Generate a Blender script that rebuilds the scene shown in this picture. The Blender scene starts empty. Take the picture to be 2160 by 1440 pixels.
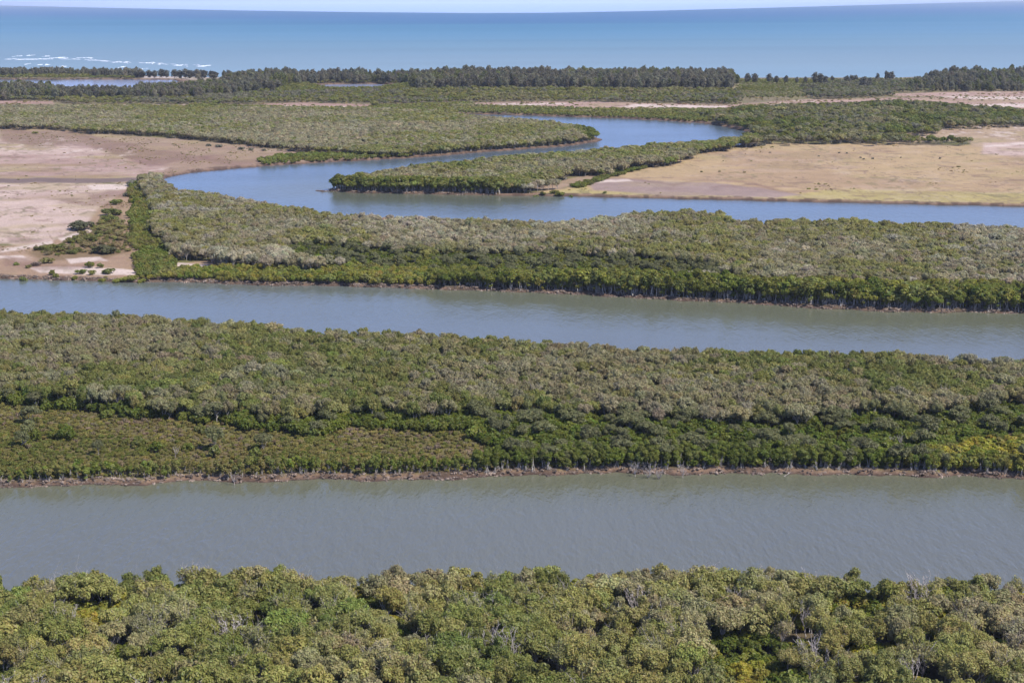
import bpy, math, random
import numpy as np
from mathutils import Matrix, Vector
R = math.radians
random.seed(7)
rng = np.random.default_rng(11)
scene = bpy.context.scene

# ------------------------------------------------------------------ camera
W0, H0, F = 2160.0, 1440.0, 3400.0            # photograph size and focal length in its pixels
CAMZ = 110.0
pitch = math.atan(722.0 / F)
rho = math.atan(-10.0 / 2160.0)
fw = np.array([0, math.cos(pitch), -math.sin(pitch)])
u0 = np.array([0, math.sin(pitch), math.cos(pitch)])
r0 = np.array([1.0, 0, 0])
rt = r0 * math.cos(rho) + u0 * math.sin(rho)
up = -r0 * math.sin(rho) + u0 * math.cos(rho)
cam = bpy.data.cameras.new("camera")
camo = bpy.data.objects.new("camera", cam)
scene.collection.objects.link(camo)
M = Matrix(((rt[0], up[0], -fw[0], 0), (rt[1], up[1], -fw[1], 0), (rt[2], up[2], -fw[2], CAMZ), (0, 0, 0, 1)))
camo.matrix_world = M
cam.sensor_width = 36.0
cam.lens = 36.0 * F / W0
cam.clip_start = 1.0
cam.clip_end = 200000.0
scene.camera = camo

# ------------------------------------------------------------------ sky, sun, exposure
SUN_ELEV, SUN_AZ = 50.0, 120.0                 # azimuth clockwise from the view direction (+Y)
world = bpy.data.worlds.new("World")
scene.world = world
world.use_nodes = True
wn = world.node_tree.nodes; wl = world.node_tree.links
wn.clear()
sky = wn.new("ShaderNodeTexSky"); sky.sky_type = 'NISHITA'; sky.sun_disc = False
sky.sun_elevation = R(SUN_ELEV); sky.sun_rotation = R(SUN_AZ)
sky.altitude = 0; sky.air_density = 1.0; sky.dust_density = 0.3; sky.ozone_density = 3.0
geo = wn.new("ShaderNodeTexCoord")
sep = wn.new("ShaderNodeSeparateXYZ"); cmb = wn.new("ShaderNodeCombineXYZ")
mx = wn.new("ShaderNodeMath"); mx.operation = 'MAXIMUM'; mx.inputs[1].default_value = 0.0
mz = wn.new("ShaderNodeMath"); mz.operation = 'MULTIPLY_ADD'; mz.inputs[1].default_value = 0.82; mz.inputs[2].default_value = 0.18
bg = wn.new("ShaderNodeBackground"); bg.inputs[1].default_value = 0.15
wo = wn.new("ShaderNodeOutputWorld")
wl.new(geo.outputs['Generated'], sep.inputs[0])
wl.new(sep.outputs[0], cmb.inputs[0]); wl.new(sep.outputs[1], cmb.inputs[1])
wl.new(sep.outputs[2], mx.inputs[0]); wl.new(mx.outputs[0], mz.inputs[0]); wl.new(mz.outputs[0], cmb.inputs[2])
wl.new(cmb.outputs[0], sky.inputs[0])
stint = wn.new("ShaderNodeMix"); stint.data_type = 'RGBA'; stint.blend_type = 'MULTIPLY'; stint.inputs[0].default_value = 1.0
stint.inputs[7].default_value = (.90, .82, .98, 1)
wl.new(sky.outputs[0], stint.inputs[6]); wl.new(stint.outputs[2], bg.inputs[0]); wl.new(bg.outputs[0], wo.inputs[0])

sl = bpy.data.lights.new("sun", 'SUN'); sl.energy = 4.5; sl.angle = R(0.5); sl.color = (1.0, 0.95, 0.87)
so = bpy.data.objects.new("sun", sl); scene.collection.objects.link(so)
sd = Vector((math.sin(R(SUN_AZ)) * math.cos(R(SUN_ELEV)), math.cos(R(SUN_AZ)) * math.cos(R(SUN_ELEV)), math.sin(R(SUN_ELEV))))
so.rotation_euler = sd.to_track_quat('Z', 'Y').to_euler()
so.location = (0, 0, 300)
vs = scene.view_settings
vs.view_transform = 'Standard'; vs.look = 'None'; vs.exposure = 0.66; vs.gamma = 1.0; vs.use_curve_mapping = False
scene.render.engine = 'CYCLES'
scene.cycles.max_bounces = 5
scene.cycles.diffuse_bounces = 3
scene.cycles.glossy_bounces = 2
scene.cycles.transmission_bounces = 2
scene.cycles.caustics_reflective = False
scene.cycles.caustics_refractive = False

# ------------------------------------------------------------------ pixel <-> ground
def ground(px, py, z=0.0):
    px = np.asarray(px, float); py = np.asarray(py, float); z = np.asarray(z, float)
    a = (px - W0 / 2); b = (H0 / 2 - py)
    dx = fw[0] * F + a * rt[0] + b * up[0]
    dy = fw[1] * F + a * rt[1] + b * up[1]
    dz = fw[2] * F + a * rt[2] + b * up[2]
    t = (z - CAMZ) / dz
    return dx * t, dy * t
def project(X, Y, Z):
    Z = np.asarray(Z, float) - CAMZ
    d = X * fw[0] + Y * fw[1] + Z * fw[2]
    return W0 / 2 + F * (X * rt[0] + Y * rt[1] + Z * rt[2]) / d, H0 / 2 - F * (X * up[0] + Y * up[1] + Z * up[2]) / d
def wpoly(pts):
    out = []
    for p in pts:
        x, y = ground(p[0], p[1], p[2] if len(p) > 2 else 0.0)
        out.append((float(x), float(y)))
    return out

# ------------------------------------------------------------------ numpy noise and polygon tools
def _hash(ix, iy, seed):
    h = (ix.astype(np.int64) * 374761393 + iy.astype(np.int64) * 668265263 + seed * 982451653) & 0xFFFFFFFF
    h = ((h ^ (h >> 13)) * 1274126177) & 0xFFFFFFFF
    return ((h ^ (h >> 16)) & 0xFFFFFF) / float(0xFFFFFF)
def vnoise(x, y, seed=0):
    ix = np.floor(x); iy = np.floor(y); fx = x - ix; fy = y - iy
    fx = fx * fx * (3 - 2 * fx); fy = fy * fy * (3 - 2 * fy)
    a = _hash(ix, iy, seed); b = _hash(ix + 1, iy, seed); c = _hash(ix, iy + 1, seed); d = _hash(ix + 1, iy + 1, seed)
    return (a * (1 - fx) + b * fx) * (1 - fy) + (c * (1 - fx) + d * fx) * fy
def fbm(x, y, seed=0, oct=4):
    s = 0; w = 0.5; t = 0
    for i in range(oct):
        s = s + w * vnoise(x * 2 ** i, y * 2 ** i, seed + i * 17); t += w; w *= 0.5
    return s / t
def smooth(a, b, x):
    t = np.clip((x - a) / (b - a), 0, 1)
    return t * t * (3 - 2 * t)
def inpoly(x, y, poly):
    x = np.asarray(x); y = np.asarray(y)
    ins = np.zeros(x.shape, bool)
    n = len(poly)
    for i in range(n):
        x0, y0 = poly[i][0], poly[i][1]; x1, y1 = poly[(i + 1) % n][0], poly[(i + 1) % n][1]
        if y0 == y1: continue
        c = ((y0 > y) != (y1 > y)) & (x < (x1 - x0) * (y - y0) / (y1 - y0) + x0)
        ins ^= c
    return ins
def segdist(x, y, poly, closed=True):
    d = np.full(x.shape, 1e18)
    n = len(poly)
    for i in range(n if closed else n - 1):
        x0, y0 = poly[i][0], poly[i][1]; x1, y1 = poly[(i + 1) % n][0], poly[(i + 1) % n][1]
        vx, vy = x1 - x0, y1 - y0; L = vx * vx + vy * vy + 1e-12
        t = np.clip(((x - x0) * vx + (y - y0) * vy) / L, 0, 1)
        d = np.minimum(d, (x - x0 - t * vx) ** 2 + (y - y0 - t * vy) ** 2)
    return np.sqrt(d)

# ------------------------------------------------------------------ water outlines (photo pixels, optional canopy height hiding the shore)
A_top = [(-400,1036),(-150,1031),(0,1028),(60,1027),(130,1023),(200,1020),(290,1020),(400,1017),(480,1018),(600,1012),(700,1010),(780,1013),(860,1009),(950,1010),(1080,1004),(1200,1001),(1280,997),(1380,1001),(1450,999),(1640,997),(1720,1001),(1800,999),(1900,1002),(1950,1006),(2080,1009),(2160,1014),(2600,1030)]
A_bot = [(-400,1240,6.5),(0,1228,6.5),(50,1238,6.5),(110,1222,6.5),(200,1215,7),(320,1207,7),(520,1197,7),(560,1191,7.5),(620,1196,7),(760,1205,7),(900,1199,7),(1010,1192,7.5),(1100,1200,7),(1250,1192,7),(1400,1191,7),(1550,1197,7),(1650,1197,7),(1800,1200,7),(1900,1208,7),(2050,1208,7),(2160,1215,7),(2600,1240,7)]
B_top = [(-400,586),(0,588),(200,592),(400,597),(600,602),(760,604),(850,607),(960,611),(1100,617),(1200,620),(1300,627),(1400,632),(1500,636),(1600,641),(1700,649),(1800,653),(1870,657),(1980,659),(2160,663),(2600,675)]
B_bot = [(-400,640,6),(0,652,6),(60,655,6),(100,662,6),(200,665,6),(300,672,6),(420,676,6),(560,688,6),(640,693,6),(760,697,6),(850,703,6),(1000,712,6),(1100,718,6),(1200,724,6),(1300,729,6),(1400,732,6),(1500,734,6),(1600,734,6),(1700,740,6),(1800,744,6),(1900,750,6),(2160,753,6),(2600,765,6)]
C_pts = [(2600,448),(2160,437),(2000,433),(1900,430),(1700,426),(1500,421),(1300,417),(1200,414),(1050,413),(900,409),(760,407),(690,403.5),(661,401),(654,396.5),
 (661,388,4),(680,381.5,6.5),(720,371,7),(760,363,7),(800,358,7),(850,352,7),(900,346,7),(1000,334,7),(1100,326,6.5),(1200,319,6.5),(1300,311,6.5),(1400,304,6),(1500,299,5),(1555,296,4),
 (1575,292),(1588,284),(1580,279),(1555,275),(1530,268),(1480,260),(1400,255),(1300,250),(1200,247),(1100,243.5),(1000,241.5),(940,240.5),
 (960,241,5),(1040,247,5),(1090,250,5),(1130,254,5),(1180,258,5.5),(1220,263,5.5),(1250,271,6),(1266,281,5),(1271,291,1),(1262,299),(1230,304),(1200,308),(1100,316),(1000,323),(850,334),(760,339),(700,342),(620,347),(560,350),(480,357),(400,366),(360,374),(344,380),
 (352,390,2),(380,401,5),(440,411,5),(500,420,5.5),(580,431,6),(640,440,6),(700,448,6),(760,455,6),(850,460,6),(1000,463,6),(1150,466,6),(1250,468,5),(1330,470,1),(1400,471),(1540,474),(1550,472,4),(1580,466,6),(1650,463,6),(1800,466,6),(1900,470,6),(2000,470,6),(2070,474,6),(2160,476,6),(2600,482,6)]
LAG = [(-400,166),(0,168),(110,169),(250,168.3),(365,169),(378,172),(360,180),(250,187),(-400,187)]
POND = [(655,181),(690,178.5),(790,177.5),(835,180),(780,186),(690,188)]
SEA = [(-500,148),(0,156.5),(200,159),(300,161),(480,165),(800,167.5),(1000,168),(1550,166),(1700,165),(1900,165),(2160,158),(2700,140),(2700,60),(-500,60)]
river_polys = [wpoly(A_top + A_bot[::-1]), wpoly(B_top + B_bot[::-1]), wpoly(C_pts)]
lag_polys = [wpoly(LAG), wpoly(POND)]
sea_poly = wpoly(SEA)
all_water = river_polys + lag_polys + [sea_poly]
def land_sdf(X, Y, smallnoise=True):
    """metres inland from the nearest water, negative out on the water"""
    if smallnoise:
        s = np.clip(Y / 420.0, 0.8, 4.0)
        n = (fbm(X / (5.0 * s), Y / (5.0 * s), 3, 3) - .5) * 3.4 * s ** .5 + (vnoise(X / (17 * s), Y / (17 * s), 9) - .5) * 3.0
    else:
        n = 0
    out = np.full(X.shape, 1e9)
    for i, p in enumerate(all_water):
        d = segdist(X, Y, p)
        sgn = np.where(inpoly(X, Y, p), -1.0, 1.0)
        out = np.minimum(out, d * sgn)
    return out + n
def ground_z(X, Y, d):
    bank = smooth(0, 2.2, d) * 1.05 + smooth(2, 9, d) * 0.25
    bank = np.where(d < 0, np.maximum(-2.0, d * 0.35), bank)
    bump = (fbm(X / 14, Y / 14, 31, 3) - .5) * 0.35 * smooth(0.5, 6, d) + (fbm(X / 1.6, Y / 3.0, 41, 2) - .5) * 0.55 * np.exp(-((d - 1.6) / 1.8) ** 2)
    return bank + bump

# ------------------------------------------------------------------ materials
def srgb(r, g, b):
    f = lambda c: (c / 255) / 12.92 if c / 255 <= .04045 else ((c / 255 + .055) / 1.055) ** 2.4
    return (f(r), f(g), f(b))
def newmat(name):
    m = bpy.data.materials.new(name); m.use_nodes = True
    nt = m.node_tree; nt.nodes.clear()
    out = nt.nodes.new("ShaderNodeOutputMaterial")
    return m, nt, nt.nodes, nt.links, out
def leaf_material(name):
    m, nt, N, L, out = newmat(name)
    at = N.new("ShaderNodeAttribute"); at.attribute_type = 'INSTANCER'; at.attribute_name = 'tint'
    lv = N.new("ShaderNodeAttribute"); lv.attribute_type = 'GEOMETRY'; lv.attribute_name = 'leafvar'
    mr = N.new("ShaderNodeMapRange"); mr.inputs['To Min'].default_value = 0.72; mr.inputs['To Max'].default_value = 1.3
    L.new(lv.outputs['Fac'], mr.inputs['Value'])
    mul = N.new("ShaderNodeVectorMath"); mul.operation = 'SCALE'
    L.new(at.outputs['Color'], mul.inputs[0]); L.new(mr.outputs[0], mul.inputs['Scale'])
    hs = N.new("ShaderNodeHueSaturation")
    mr2 = N.new("ShaderNodeMapRange"); mr2.inputs['To Min'].default_value = 0.53; mr2.inputs['To Max'].default_value = 0.475
    fr = N.new("ShaderNodeMath"); fr.operation = 'FRACT'
    m7 = N.new("ShaderNodeMath"); m7.operation = 'MULTIPLY'; m7.inputs[1].default_value = 7.31
    L.new(lv.outputs['Fac'], m7.inputs[0]); L.new(m7.outputs[0], fr.inputs[0]); L.new(fr.outputs[0], mr2.inputs['Value'])
    L.new(mr2.outputs[0], hs.inputs['Hue']); L.new(mul.outputs[0], hs.inputs['Color'])
    d = N.new("ShaderNodeBsdfDiffuse"); t = N.new("ShaderNodeBsdfTranslucent"); g = N.new("ShaderNodeBsdfGlossy")
    g.inputs['Roughness'].default_value = 0.45; g.inputs['Color'].default_value = (.8, .85, .9, 1)
    mix = N.new("ShaderNodeMixShader"); mix.inputs[0].default_value = 0.46
    mix2 = N.new("ShaderNodeMixShader"); mix2.inputs[0].default_value = 0.012
    L.new(hs.outputs[0], d.inputs[0]); L.new(hs.outputs[0], t.inputs[0])
    L.new(d.outputs[0], mix.inputs[1]); L.new(t.outputs[0], mix.inputs[2])
    L.new(mix.outputs[0], mix2.inputs[1]); L.new(g.outputs[0], mix2.inputs[2]); L.new(mix2.outputs[0], out.inputs[0])
    return m
def bark_material(name, c0, c1):
    m, nt, N, L, out = newmat(name)
    tc = N.new("ShaderNodeTexCoord"); no = N.new("ShaderNodeTexNoise"); no.inputs['Scale'].default_value = 2.5
    cr = N.new("ShaderNodeValToRGB"); cr.color_ramp.elements[0].color = (*c0, 1); cr.color_ramp.elements[1].color = (*c1, 1)
    cr.color_ramp.elements[0].position = .35; cr.color_ramp.elements[1].position = .65
    p = N.new("ShaderNodeBsdfPrincipled"); p.inputs['Roughness'].default_value = .9
    L.new(tc.outputs['Object'], no.inputs[0]); L.new(no.outputs[0], cr.inputs[0]); L.new(cr.outputs[0], p.inputs['Base Color']); L.new(p.outputs[0], out.inputs[0])
    return m
M_leaf = leaf_material("leaf")
M_bark = bark_material("pale_bark", (.16, .14, .125), (.42, .39, .35))
M_bark_brown = bark_material("brown_bark", (.10, .075, .06), (.24, .19, .16))
M_dead = bark_material("dead_wood", (.20, .17, .16), (.46, .41, .38))

def ground_material():
    m, nt, N, L, out = newmat("ground")
    at = N.new("ShaderNodeAttribute"); at.attribute_name = 'albedo'
    tc = N.new("ShaderNodeNewGeometry")
    mp = N.new("ShaderNodeMapping"); mp.inputs['Scale'].default_value = (.09, .045, .09)
    n1 = N.new("ShaderNodeTexNoise"); n1.inputs['Scale'].default_value = 1.0; n1.inputs['Detail'].default_value = 8; n1.inputs['Roughness'].default_value = .65
    n2 = N.new("ShaderNodeTexNoise"); n2.inputs['Scale'].default_value = 1.3; n2.inputs['Detail'].default_value = 4
    L.new(tc.outputs['Position'], mp.inputs[0]); L.new(mp.outputs[0], n1.inputs[0]); L.new(tc.outputs['Position'], n2.inputs[0])
    r1 = N.new("ShaderNodeMapRange"); r1.inputs[1].default_value = .3; r1.inputs[2].default_value = .7; r1.inputs[3].default_value = .88; r1.inputs[4].default_value = 1.1
    r2 = N.new("ShaderNodeMapRange"); r2.inputs[1].default_value = .3; r2.inputs[2].default_value = .7; r2.inputs[3].default_value = .8; r2.inputs[4].default_value = 1.18
    L.new(n1.outputs[0], r1.inputs[0]); L.new(n2.outputs[0], r2.inputs[0])
    mu = N.new("ShaderNodeMath"); mu.operation = 'MULTIPLY'; L.new(r1.outputs[0], mu.inputs[0]); L.new(r2.outputs[0], mu.inputs[1])
    sc = N.new("ShaderNodeVectorMath"); sc.operation = 'SCALE'; L.new(at.outputs['Color'], sc.inputs[0]); L.new(mu.outputs[0], sc.inputs['Scale'])
    p = N.new("ShaderNodeBsdfPrincipled"); p.inputs['Roughness'].default_value = .92; p.inputs['Specular IOR Level'].default_value = .2
    bp = N.new("ShaderNodeBump"); bp.inputs['Strength'].default_value = .5; bp.inputs['Distance'].default_value = .25
    L.new(n2.outputs[0], bp.inputs['Height']); L.new(bp.outputs[0], p.inputs['Normal'])
    L.new(sc.outputs[0], p.inputs['Base Color']); L.new(p.outputs[0], out.inputs[0])
    return m
M_ground = ground_material()

def water_material(name, wave, bumpd, rough, spec):
    """wave = (angle, ripple length, chop length)"""
    m, nt, N, L, out = newmat(name)
    at = N.new("ShaderNodeAttribute"); at.attribute_name = 'albedo'
    tc = N.new("ShaderNodeNewGeometry")
    mp = N.new("ShaderNodeMapping"); mp.inputs['Rotation'].default_value = (0, 0, wave[0]); mp.inputs['Scale'].default_value = (1 / wave[1], .28 / wave[1], 1)
    n1 = N.new("ShaderNodeTexNoise"); n1.inputs['Scale'].default_value = 1.0; n1.inputs['Detail'].default_value = 5; n1.inputs['Roughness'].default_value = .55
    mp2 = N.new("ShaderNodeMapping"); mp2.inputs['Rotation'].default_value = (0, 0, wave[0] + .35); mp2.inputs['Scale'].default_value = (1 / wave[2], .4 / wave[2], 1)
    n2 = N.new("ShaderNodeTexNoise"); n2.inputs['Scale'].default_value = 1.0; n2.inputs['Detail'].default_value = 3
    mp3 = N.new("ShaderNodeMapping"); mp3.inputs['Scale'].default_value = (.006, .022, 1)
    n3 = N.new("ShaderNodeTexNoise"); n3.inputs['Scale'].default_value = 1.0; n3.inputs['Detail'].default_value = 4
    for a, b in ((mp, n1), (mp2, n2), (mp3, n3)):
        L.new(tc.outputs['Position'], a.inputs[0]); L.new(a.outputs[0], b.inputs[0])
    ad = N.new("ShaderNodeMath"); ad.operation = 'MULTIPLY_ADD'; ad.inputs[1].default_value = .45
    L.new(n2.outputs[0], ad.inputs[0]); L.new(n1.outputs[0], ad.inputs[2])
    r3 = N.new("ShaderNodeMapRange"); r3.inputs[1].default_value = .42; r3.inputs[2].default_value = .62; r3.inputs[3].default_value = .55; r3.inputs[4].default_value = 1.0
    L.new(n3.outputs[0], r3.inputs[0])
    mu = N.new("ShaderNodeMath"); mu.operation = 'MULTIPLY'; mu.inputs[1].default_value = bumpd; L.new(r3.outputs[0], mu.inputs[0])
    bp = N.new("ShaderNodeBump"); bp.inputs['Strength'].default_value = 1.0
    L.new(ad.outputs[0], bp.inputs['Height']); L.new(mu.outputs[0], bp.inputs['Distance'])
    p = N.new("ShaderNodeBsdfPrincipled"); p.inputs['Roughness'].default_value = rough; p.inputs['IOR'].default_value = 1.333
    p.inputs['Specular IOR Level'].default_value = spec
    L.new(at.outputs['Color'], p.inputs['Base Color']); L.new(bp.outputs[0], p.inputs['Normal'])
    L.new(p.outputs[0], out.inputs[0])
    return m
M_river = water_material("river_water", (.35, 2.4, .9), .38, .14, .5)
M_sea = water_material("sea_water", (1.3, 30.0, 8.0), .9, .4, .12)

# ------------------------------------------------------------------ sheets
def grid_mesh(name, X, Y, Z, col, mat):
    r, c = X.shape
    me = bpy.data.meshes.new(name)
    me.vertices.add(r * c)
    co = np.stack([X, Y, Z], -1).reshape(-1, 3).astype(np.float32)
    me.vertices.foreach_set('co', co.ravel())
    idx = np.arange(r * c).reshape(r, c)
    q = np.stack([idx[:-1, :-1], idx[1:, :-1], idx[1:, 1:], idx[:-1, 1:]], -1).reshape(-1, 4)
    nf = len(q)
    me.loops.add(nf * 4); me.loops.foreach_set('vertex_index', q.ravel().astype(np.int32))
    me.polygons.add(nf); me.polygons.foreach_set('loop_start', (np.arange(nf) * 4).astype(np.int32))
    me.polygons.foreach_set('loop_total', np.full(nf, 4, np.int32))
    me.polygons.foreach_set('use_smooth', np.ones(nf, bool))
    me.update(calc_edges=True)
    a = me.attributes.new('albedo', 'FLOAT_COLOR', 'POINT')
    a.data.foreach_set('color', np.concatenate([col, np.ones(col.shape[:-1] + (1,))], -1).reshape(-1).astype(np.float32))
    me.materials.append(mat)
    o = bpy.data.objects.new(name, me); scene.collection.objects.link(o)
    o['kind'] = 'structure'
    return o

# ground paint: (outline in photo pixels, sRGB, edge softness px, ragged edge px, blend noise)
SAND = (208,181,165)
PAINT = [
 ([(-500,885),(0,885),(330,905),(480,915),(620,925),(900,920),(1300,910),(1300,1010),(900,1005),(-500,1020)], (118,108,66), 5, 6),
 ([(-500,262),(0,266),(200,278),(400,296),(560,312),(760,326),(860,326),(760,340),(560,352),(345,382),(0,379),(-500,377)], (176,152,124), 3, 5),
 ([(-500,300),(0,303),(260,322),(330,345),(345,379),(0,379),(-500,377)], SAND, 6, 16),
 ([(-500,386),(0,386),(272,387),(262,405),(205,440),(188,470),(150,500),(60,520),(-500,540)], (214,188,172), 2, 8),
 ([(276,386),(340,384),(350,560),(460,548),(450,578),(290,590),(-500,592),(-500,535),(60,518),(150,500),(190,472),(205,440),(262,402)], (176,146,118), 2, 5),
 ([(-500,379),(200,377),(344,376),(348,384),(200,387),(-500,388)], (134,114,106), 1.4, 3),
 ([(60,530),(140,508),(190,482),(225,462),(262,440),(280,520),(280,540),(230,545),(90,545)], (142, 118, 86), 4, 8),
 ([(1090,412),(1190,400),(1290,362),(1480,322),(1570,302),(1900,305),(2040,308),(2600,312),(2600,452),(1900,434),(1300,420)], (196,168,126), 2, 3),
 ([(1100,416),(1190,402),(1240,392),(1260,403),(1640,417),(1700,408),(1800,400),(2600,418),(2600,450),(1900,432),(1300,418)], (190,172,112), 2, 4),
 ([(1232,384),(1290,378),(1400,383),(1500,388),(1600,397),(1690,412),(1640,418),(1400,413),(1250,404)], (170,146,134), 2, 3),
 ([(1120,400),(1150,388),(1220,374),(1290,360),(1300,364),(1230,384),(1180,400)], (172,146,120), 1.5, 2),
 ([(1980,268),(2160,264),(2600,260),(2600,316),(2050,312),(2040,296),(1880,303),(1780,285),(1970,281)], (190,164,132), 2, 3),
 ([(2075,302),(2160,298),(2600,296),(2600,328),(2160,328),(2070,326)], SAND, 2, 3),
 ([(555,219),(640,217),(790,221),(770,229),(600,229)], (186,152,136), 1, 1.5),
 ([(990,219),(1090,215),(1250,216),(1540,221),(1700,211),(1900,206),(2600,208),(2600,236),(2160,234),(1900,221),(1560,231),(1280,231),(1100,226),(1000,224)], (190,157,142), 1, 1.5),
 ([(1870,198),(2000,195),(2600,190),(2600,206),(2160,206),(1900,203)], (192,160,144), 1, 1.5),
 ([(-500,211),(110,214),(115,220),(-500,221)], (186,152,136), 1, 1.5),
 ([(175,221),(400,221),(400,229),(180,228)], (196,170,148), 1, 1.5),
 ([(300,158),(400,160),(500,163),(500,168),(400,169),(300,166)], (226,212,200), 1, 1),
 ([(1840,163),(1900,163),(1910,167),(1840,167)], (226,216,206), .6, .6),
 ([(650,180),(700,176),(840,177),(850,182),(790,189),(690,190)], (150,125,120), 1, 1),
 ([(1560,175),(1900,172),(1900,196),(1560,200)], (140,132,80), 2, 3),
]
PALE = [  # pale salt streaks and patches
 [(60,566),(200,562),(290,570),(285,580),(80,578)], [(140,546),(215,542),(230,550),(150,556)], [(0,541),(50,541),(55,546),(0,547)],
 [(1260,384),(1320,380),(1330,385),(1265,388)], [(590,223),(760,223),(760,226),(600,226)], [(1010,220),(1090,219),(1200,221),(1190,224),(1010,223)],
 [(1330,222),(1540,224),(1540,228),(1300,229)], [(1700,222),(1900,214),(1900,217),(1720,227)], [(2020,222),(2160,218),(2600,216),(2600,224),(2020,226)],
 [(1980,205),(2160,201),(2600,200),(2600,206),(2020,208)], [(2080,305),(2160,303),(2600,302),(2600,307),(2080,308)], [(340,556),(440,558),(430,568),(350,566)],
 [(120,505),(210,480),(215,484),(130,512)], [(0,524),(110,508),(110,514),(0,532)], [(1480,318),(1420,335),(1380,344),(1384,346),(1430,338)],
 [(190,392),(270,388),(262,400),(200,402)],
]
DARKS = [  # reddish samphire, ridges of wrack
 [(0,505),(60,497),(110,500),(60,512),(0,515)], [(1290,378),(1400,383),(1500,388),(1600,397),(1690,412),(1700,411),(1610,394),(1500,385.5),(1400,380.5),(1290,376)],
 [(1500,395),(1800,402),(2160,404),(2160,405.4),(1800,403.6),(1500,396.4)], [(200,408),(270,404),(262,420),(205,422)], [(150,428),(250,424),(240,440),(190,436)],
 [(0,270),(160,282),(300,300),(460,330),(330,345),(240,318),(0,300)], [(0,548),(120,552),(260,548),(150,560),(0,570)], [(420,330),(600,335),(520,345),(440,346)],
]
def soft(px, py, poly, s, rag, X, Y, seed):
    k = np.clip(Y / 900.0, .5, 3.0)
    wx = px + (fbm(X / (22 * k), Y / (22 * k), seed, 4) - .5) * rag * 5
    wy = py + (fbm(X / (22 * k), Y / (22 * k), seed + 5, 4) - .5) * rag * 2.2
    x0 = min(p[0] for p in poly) - 40; x1 = max(p[0] for p in poly) + 40; y0 = min(p[1] for p in poly) - 25; y1 = max(p[1] for p in poly) + 25
    out = np.zeros(px.shape)
    sel = (wx > x0) & (wx < x1) & (wy > y0) & (wy < y1)
    if not sel.any(): return out
    a = wx[sel]; b = wy[sel]
    d = segdist(a, b * 2.5, [(p[0], p[1] * 2.5) for p in poly]) / 2.5
    d = np.where(inpoly(a, b, poly), d, -d)
    out[sel] = smooth(-s, s, d)
    return out
def ground_albedo(X, Y, d):
    px, py = project(X, Y, 1.0)
    c = np.zeros(X.shape + (3,))
    def blend(col, m):
        nonlocal c
        c = c * (1 - m[..., None]) + np.array(col) * m[..., None]
    c[:] = np.array(srgb(96, 84, 62)) * .8
    blend(np.array(srgb(104, 100, 58)) * .8, smooth(.4, .6, fbm(X / 20, Y / 20, 77)))
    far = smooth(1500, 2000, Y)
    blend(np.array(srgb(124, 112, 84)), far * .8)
    for i, (poly, col, s, rag) in enumerate(PAINT):
        blend(np.array(srgb(*col)) * .55, soft(px, py, poly, s, rag, X, Y, 100 + i * 7))
    # broad colour drift on the open flats: ochre grass, reddish samphire, pale salt
    lum = c.sum(-1)
    open_ = smooth(.42, .6, lum)
    n = fbm(X / 46, Y / 26, 210, 5); n2 = fbm(X / 90, Y / 48, 260, 5); n3 = fbm(X / 16, Y / 12, 240, 4)
    upl = inpoly(px, py, PAINT[1][0]) * 1.0
    blend(np.array(srgb(178, 160, 108)) * .55, open_ * smooth(.54 - .06 * upl, .66, n) * (.45 + .35 * upl))
    blend(np.array(srgb(158, 122, 108)) * .55, open_ * smooth(.54 - .06 * upl, .68, n2) * (.3 + .25 * upl))
    blend(np.array(srgb(146, 118, 100)) * .55, open_ * smooth(.66, .78, n3) * .6)
    blend(np.array(srgb(218, 194, 180)) * .58, open_ * smooth(.6, .75, 1 - n3) * .15)
    for i, poly in enumerate(PALE):
        blend(np.array(srgb(226, 206, 192)) * .6, soft(px, py, poly, 1.2, 4.5, X, Y, 400 + i * 3) * .85)
    for i, poly in enumerate(DARKS):
        blend(np.array(srgb(142, 108, 96)) * .52, soft(px, py, poly, 3.0, 12, X, Y, 600 + i * 3) * .5)
    nn = fbm(X / 7, Y / 16, 730, 4); r1 = 1 - np.abs(fbm(X / 34, Y / 34, 740, 4) - .5) * 2; r2 = 1 - np.abs(fbm(X / 11, Y / 22, 760, 3) - .5) * 2
    scal = smooth(.46, .62, fbm(X / 60, Y / 90, 770, 3))
    blend(np.array(srgb(150, 124, 108)) * .5, open_ * smooth(.972, .995, r1) * .65)
    blend(np.array(srgb(140, 116, 100)) * .5, open_ * smooth(.95, .99, r2) * scal * .6)
    blend(np.array(srgb(226, 206, 194)) * .62, open_ * smooth(.62, .7, nn) * scal * .5 * np.where(inpoly(px, py, PAINT[7][0]), .2, 1))
    blend(np.array(srgb(138, 128, 86)) * .5, open_ * smooth(.62, .70, fbm(X / 4, Y / 9, 790, 3)) * smooth(.5, .64, fbm(X / 45, Y / 60, 795, 3)) * .6)
    # banks: pinkish dried mud, wet and dark at the waterline
    wd = np.clip(Y / 500, 1, 5)
    n = fbm(X / 4, Y / 4, 501, 3)
    blend(np.array(srgb(150, 122, 102)) * .55, (1 - smooth(1.9 * wd, 3.6 * wd, d + n * 2)) * .95)
    blend(np.array(srgb(104, 82, 70)) * .5, smooth(.5, .62, n) * (1 - smooth(3 * wd, 5 * wd, d)) * .8)
    blend(np.array(srgb(84, 68, 60)) * .5, 1 - smooth(.1, 1.2 * wd ** .7, d))
    return c

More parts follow.
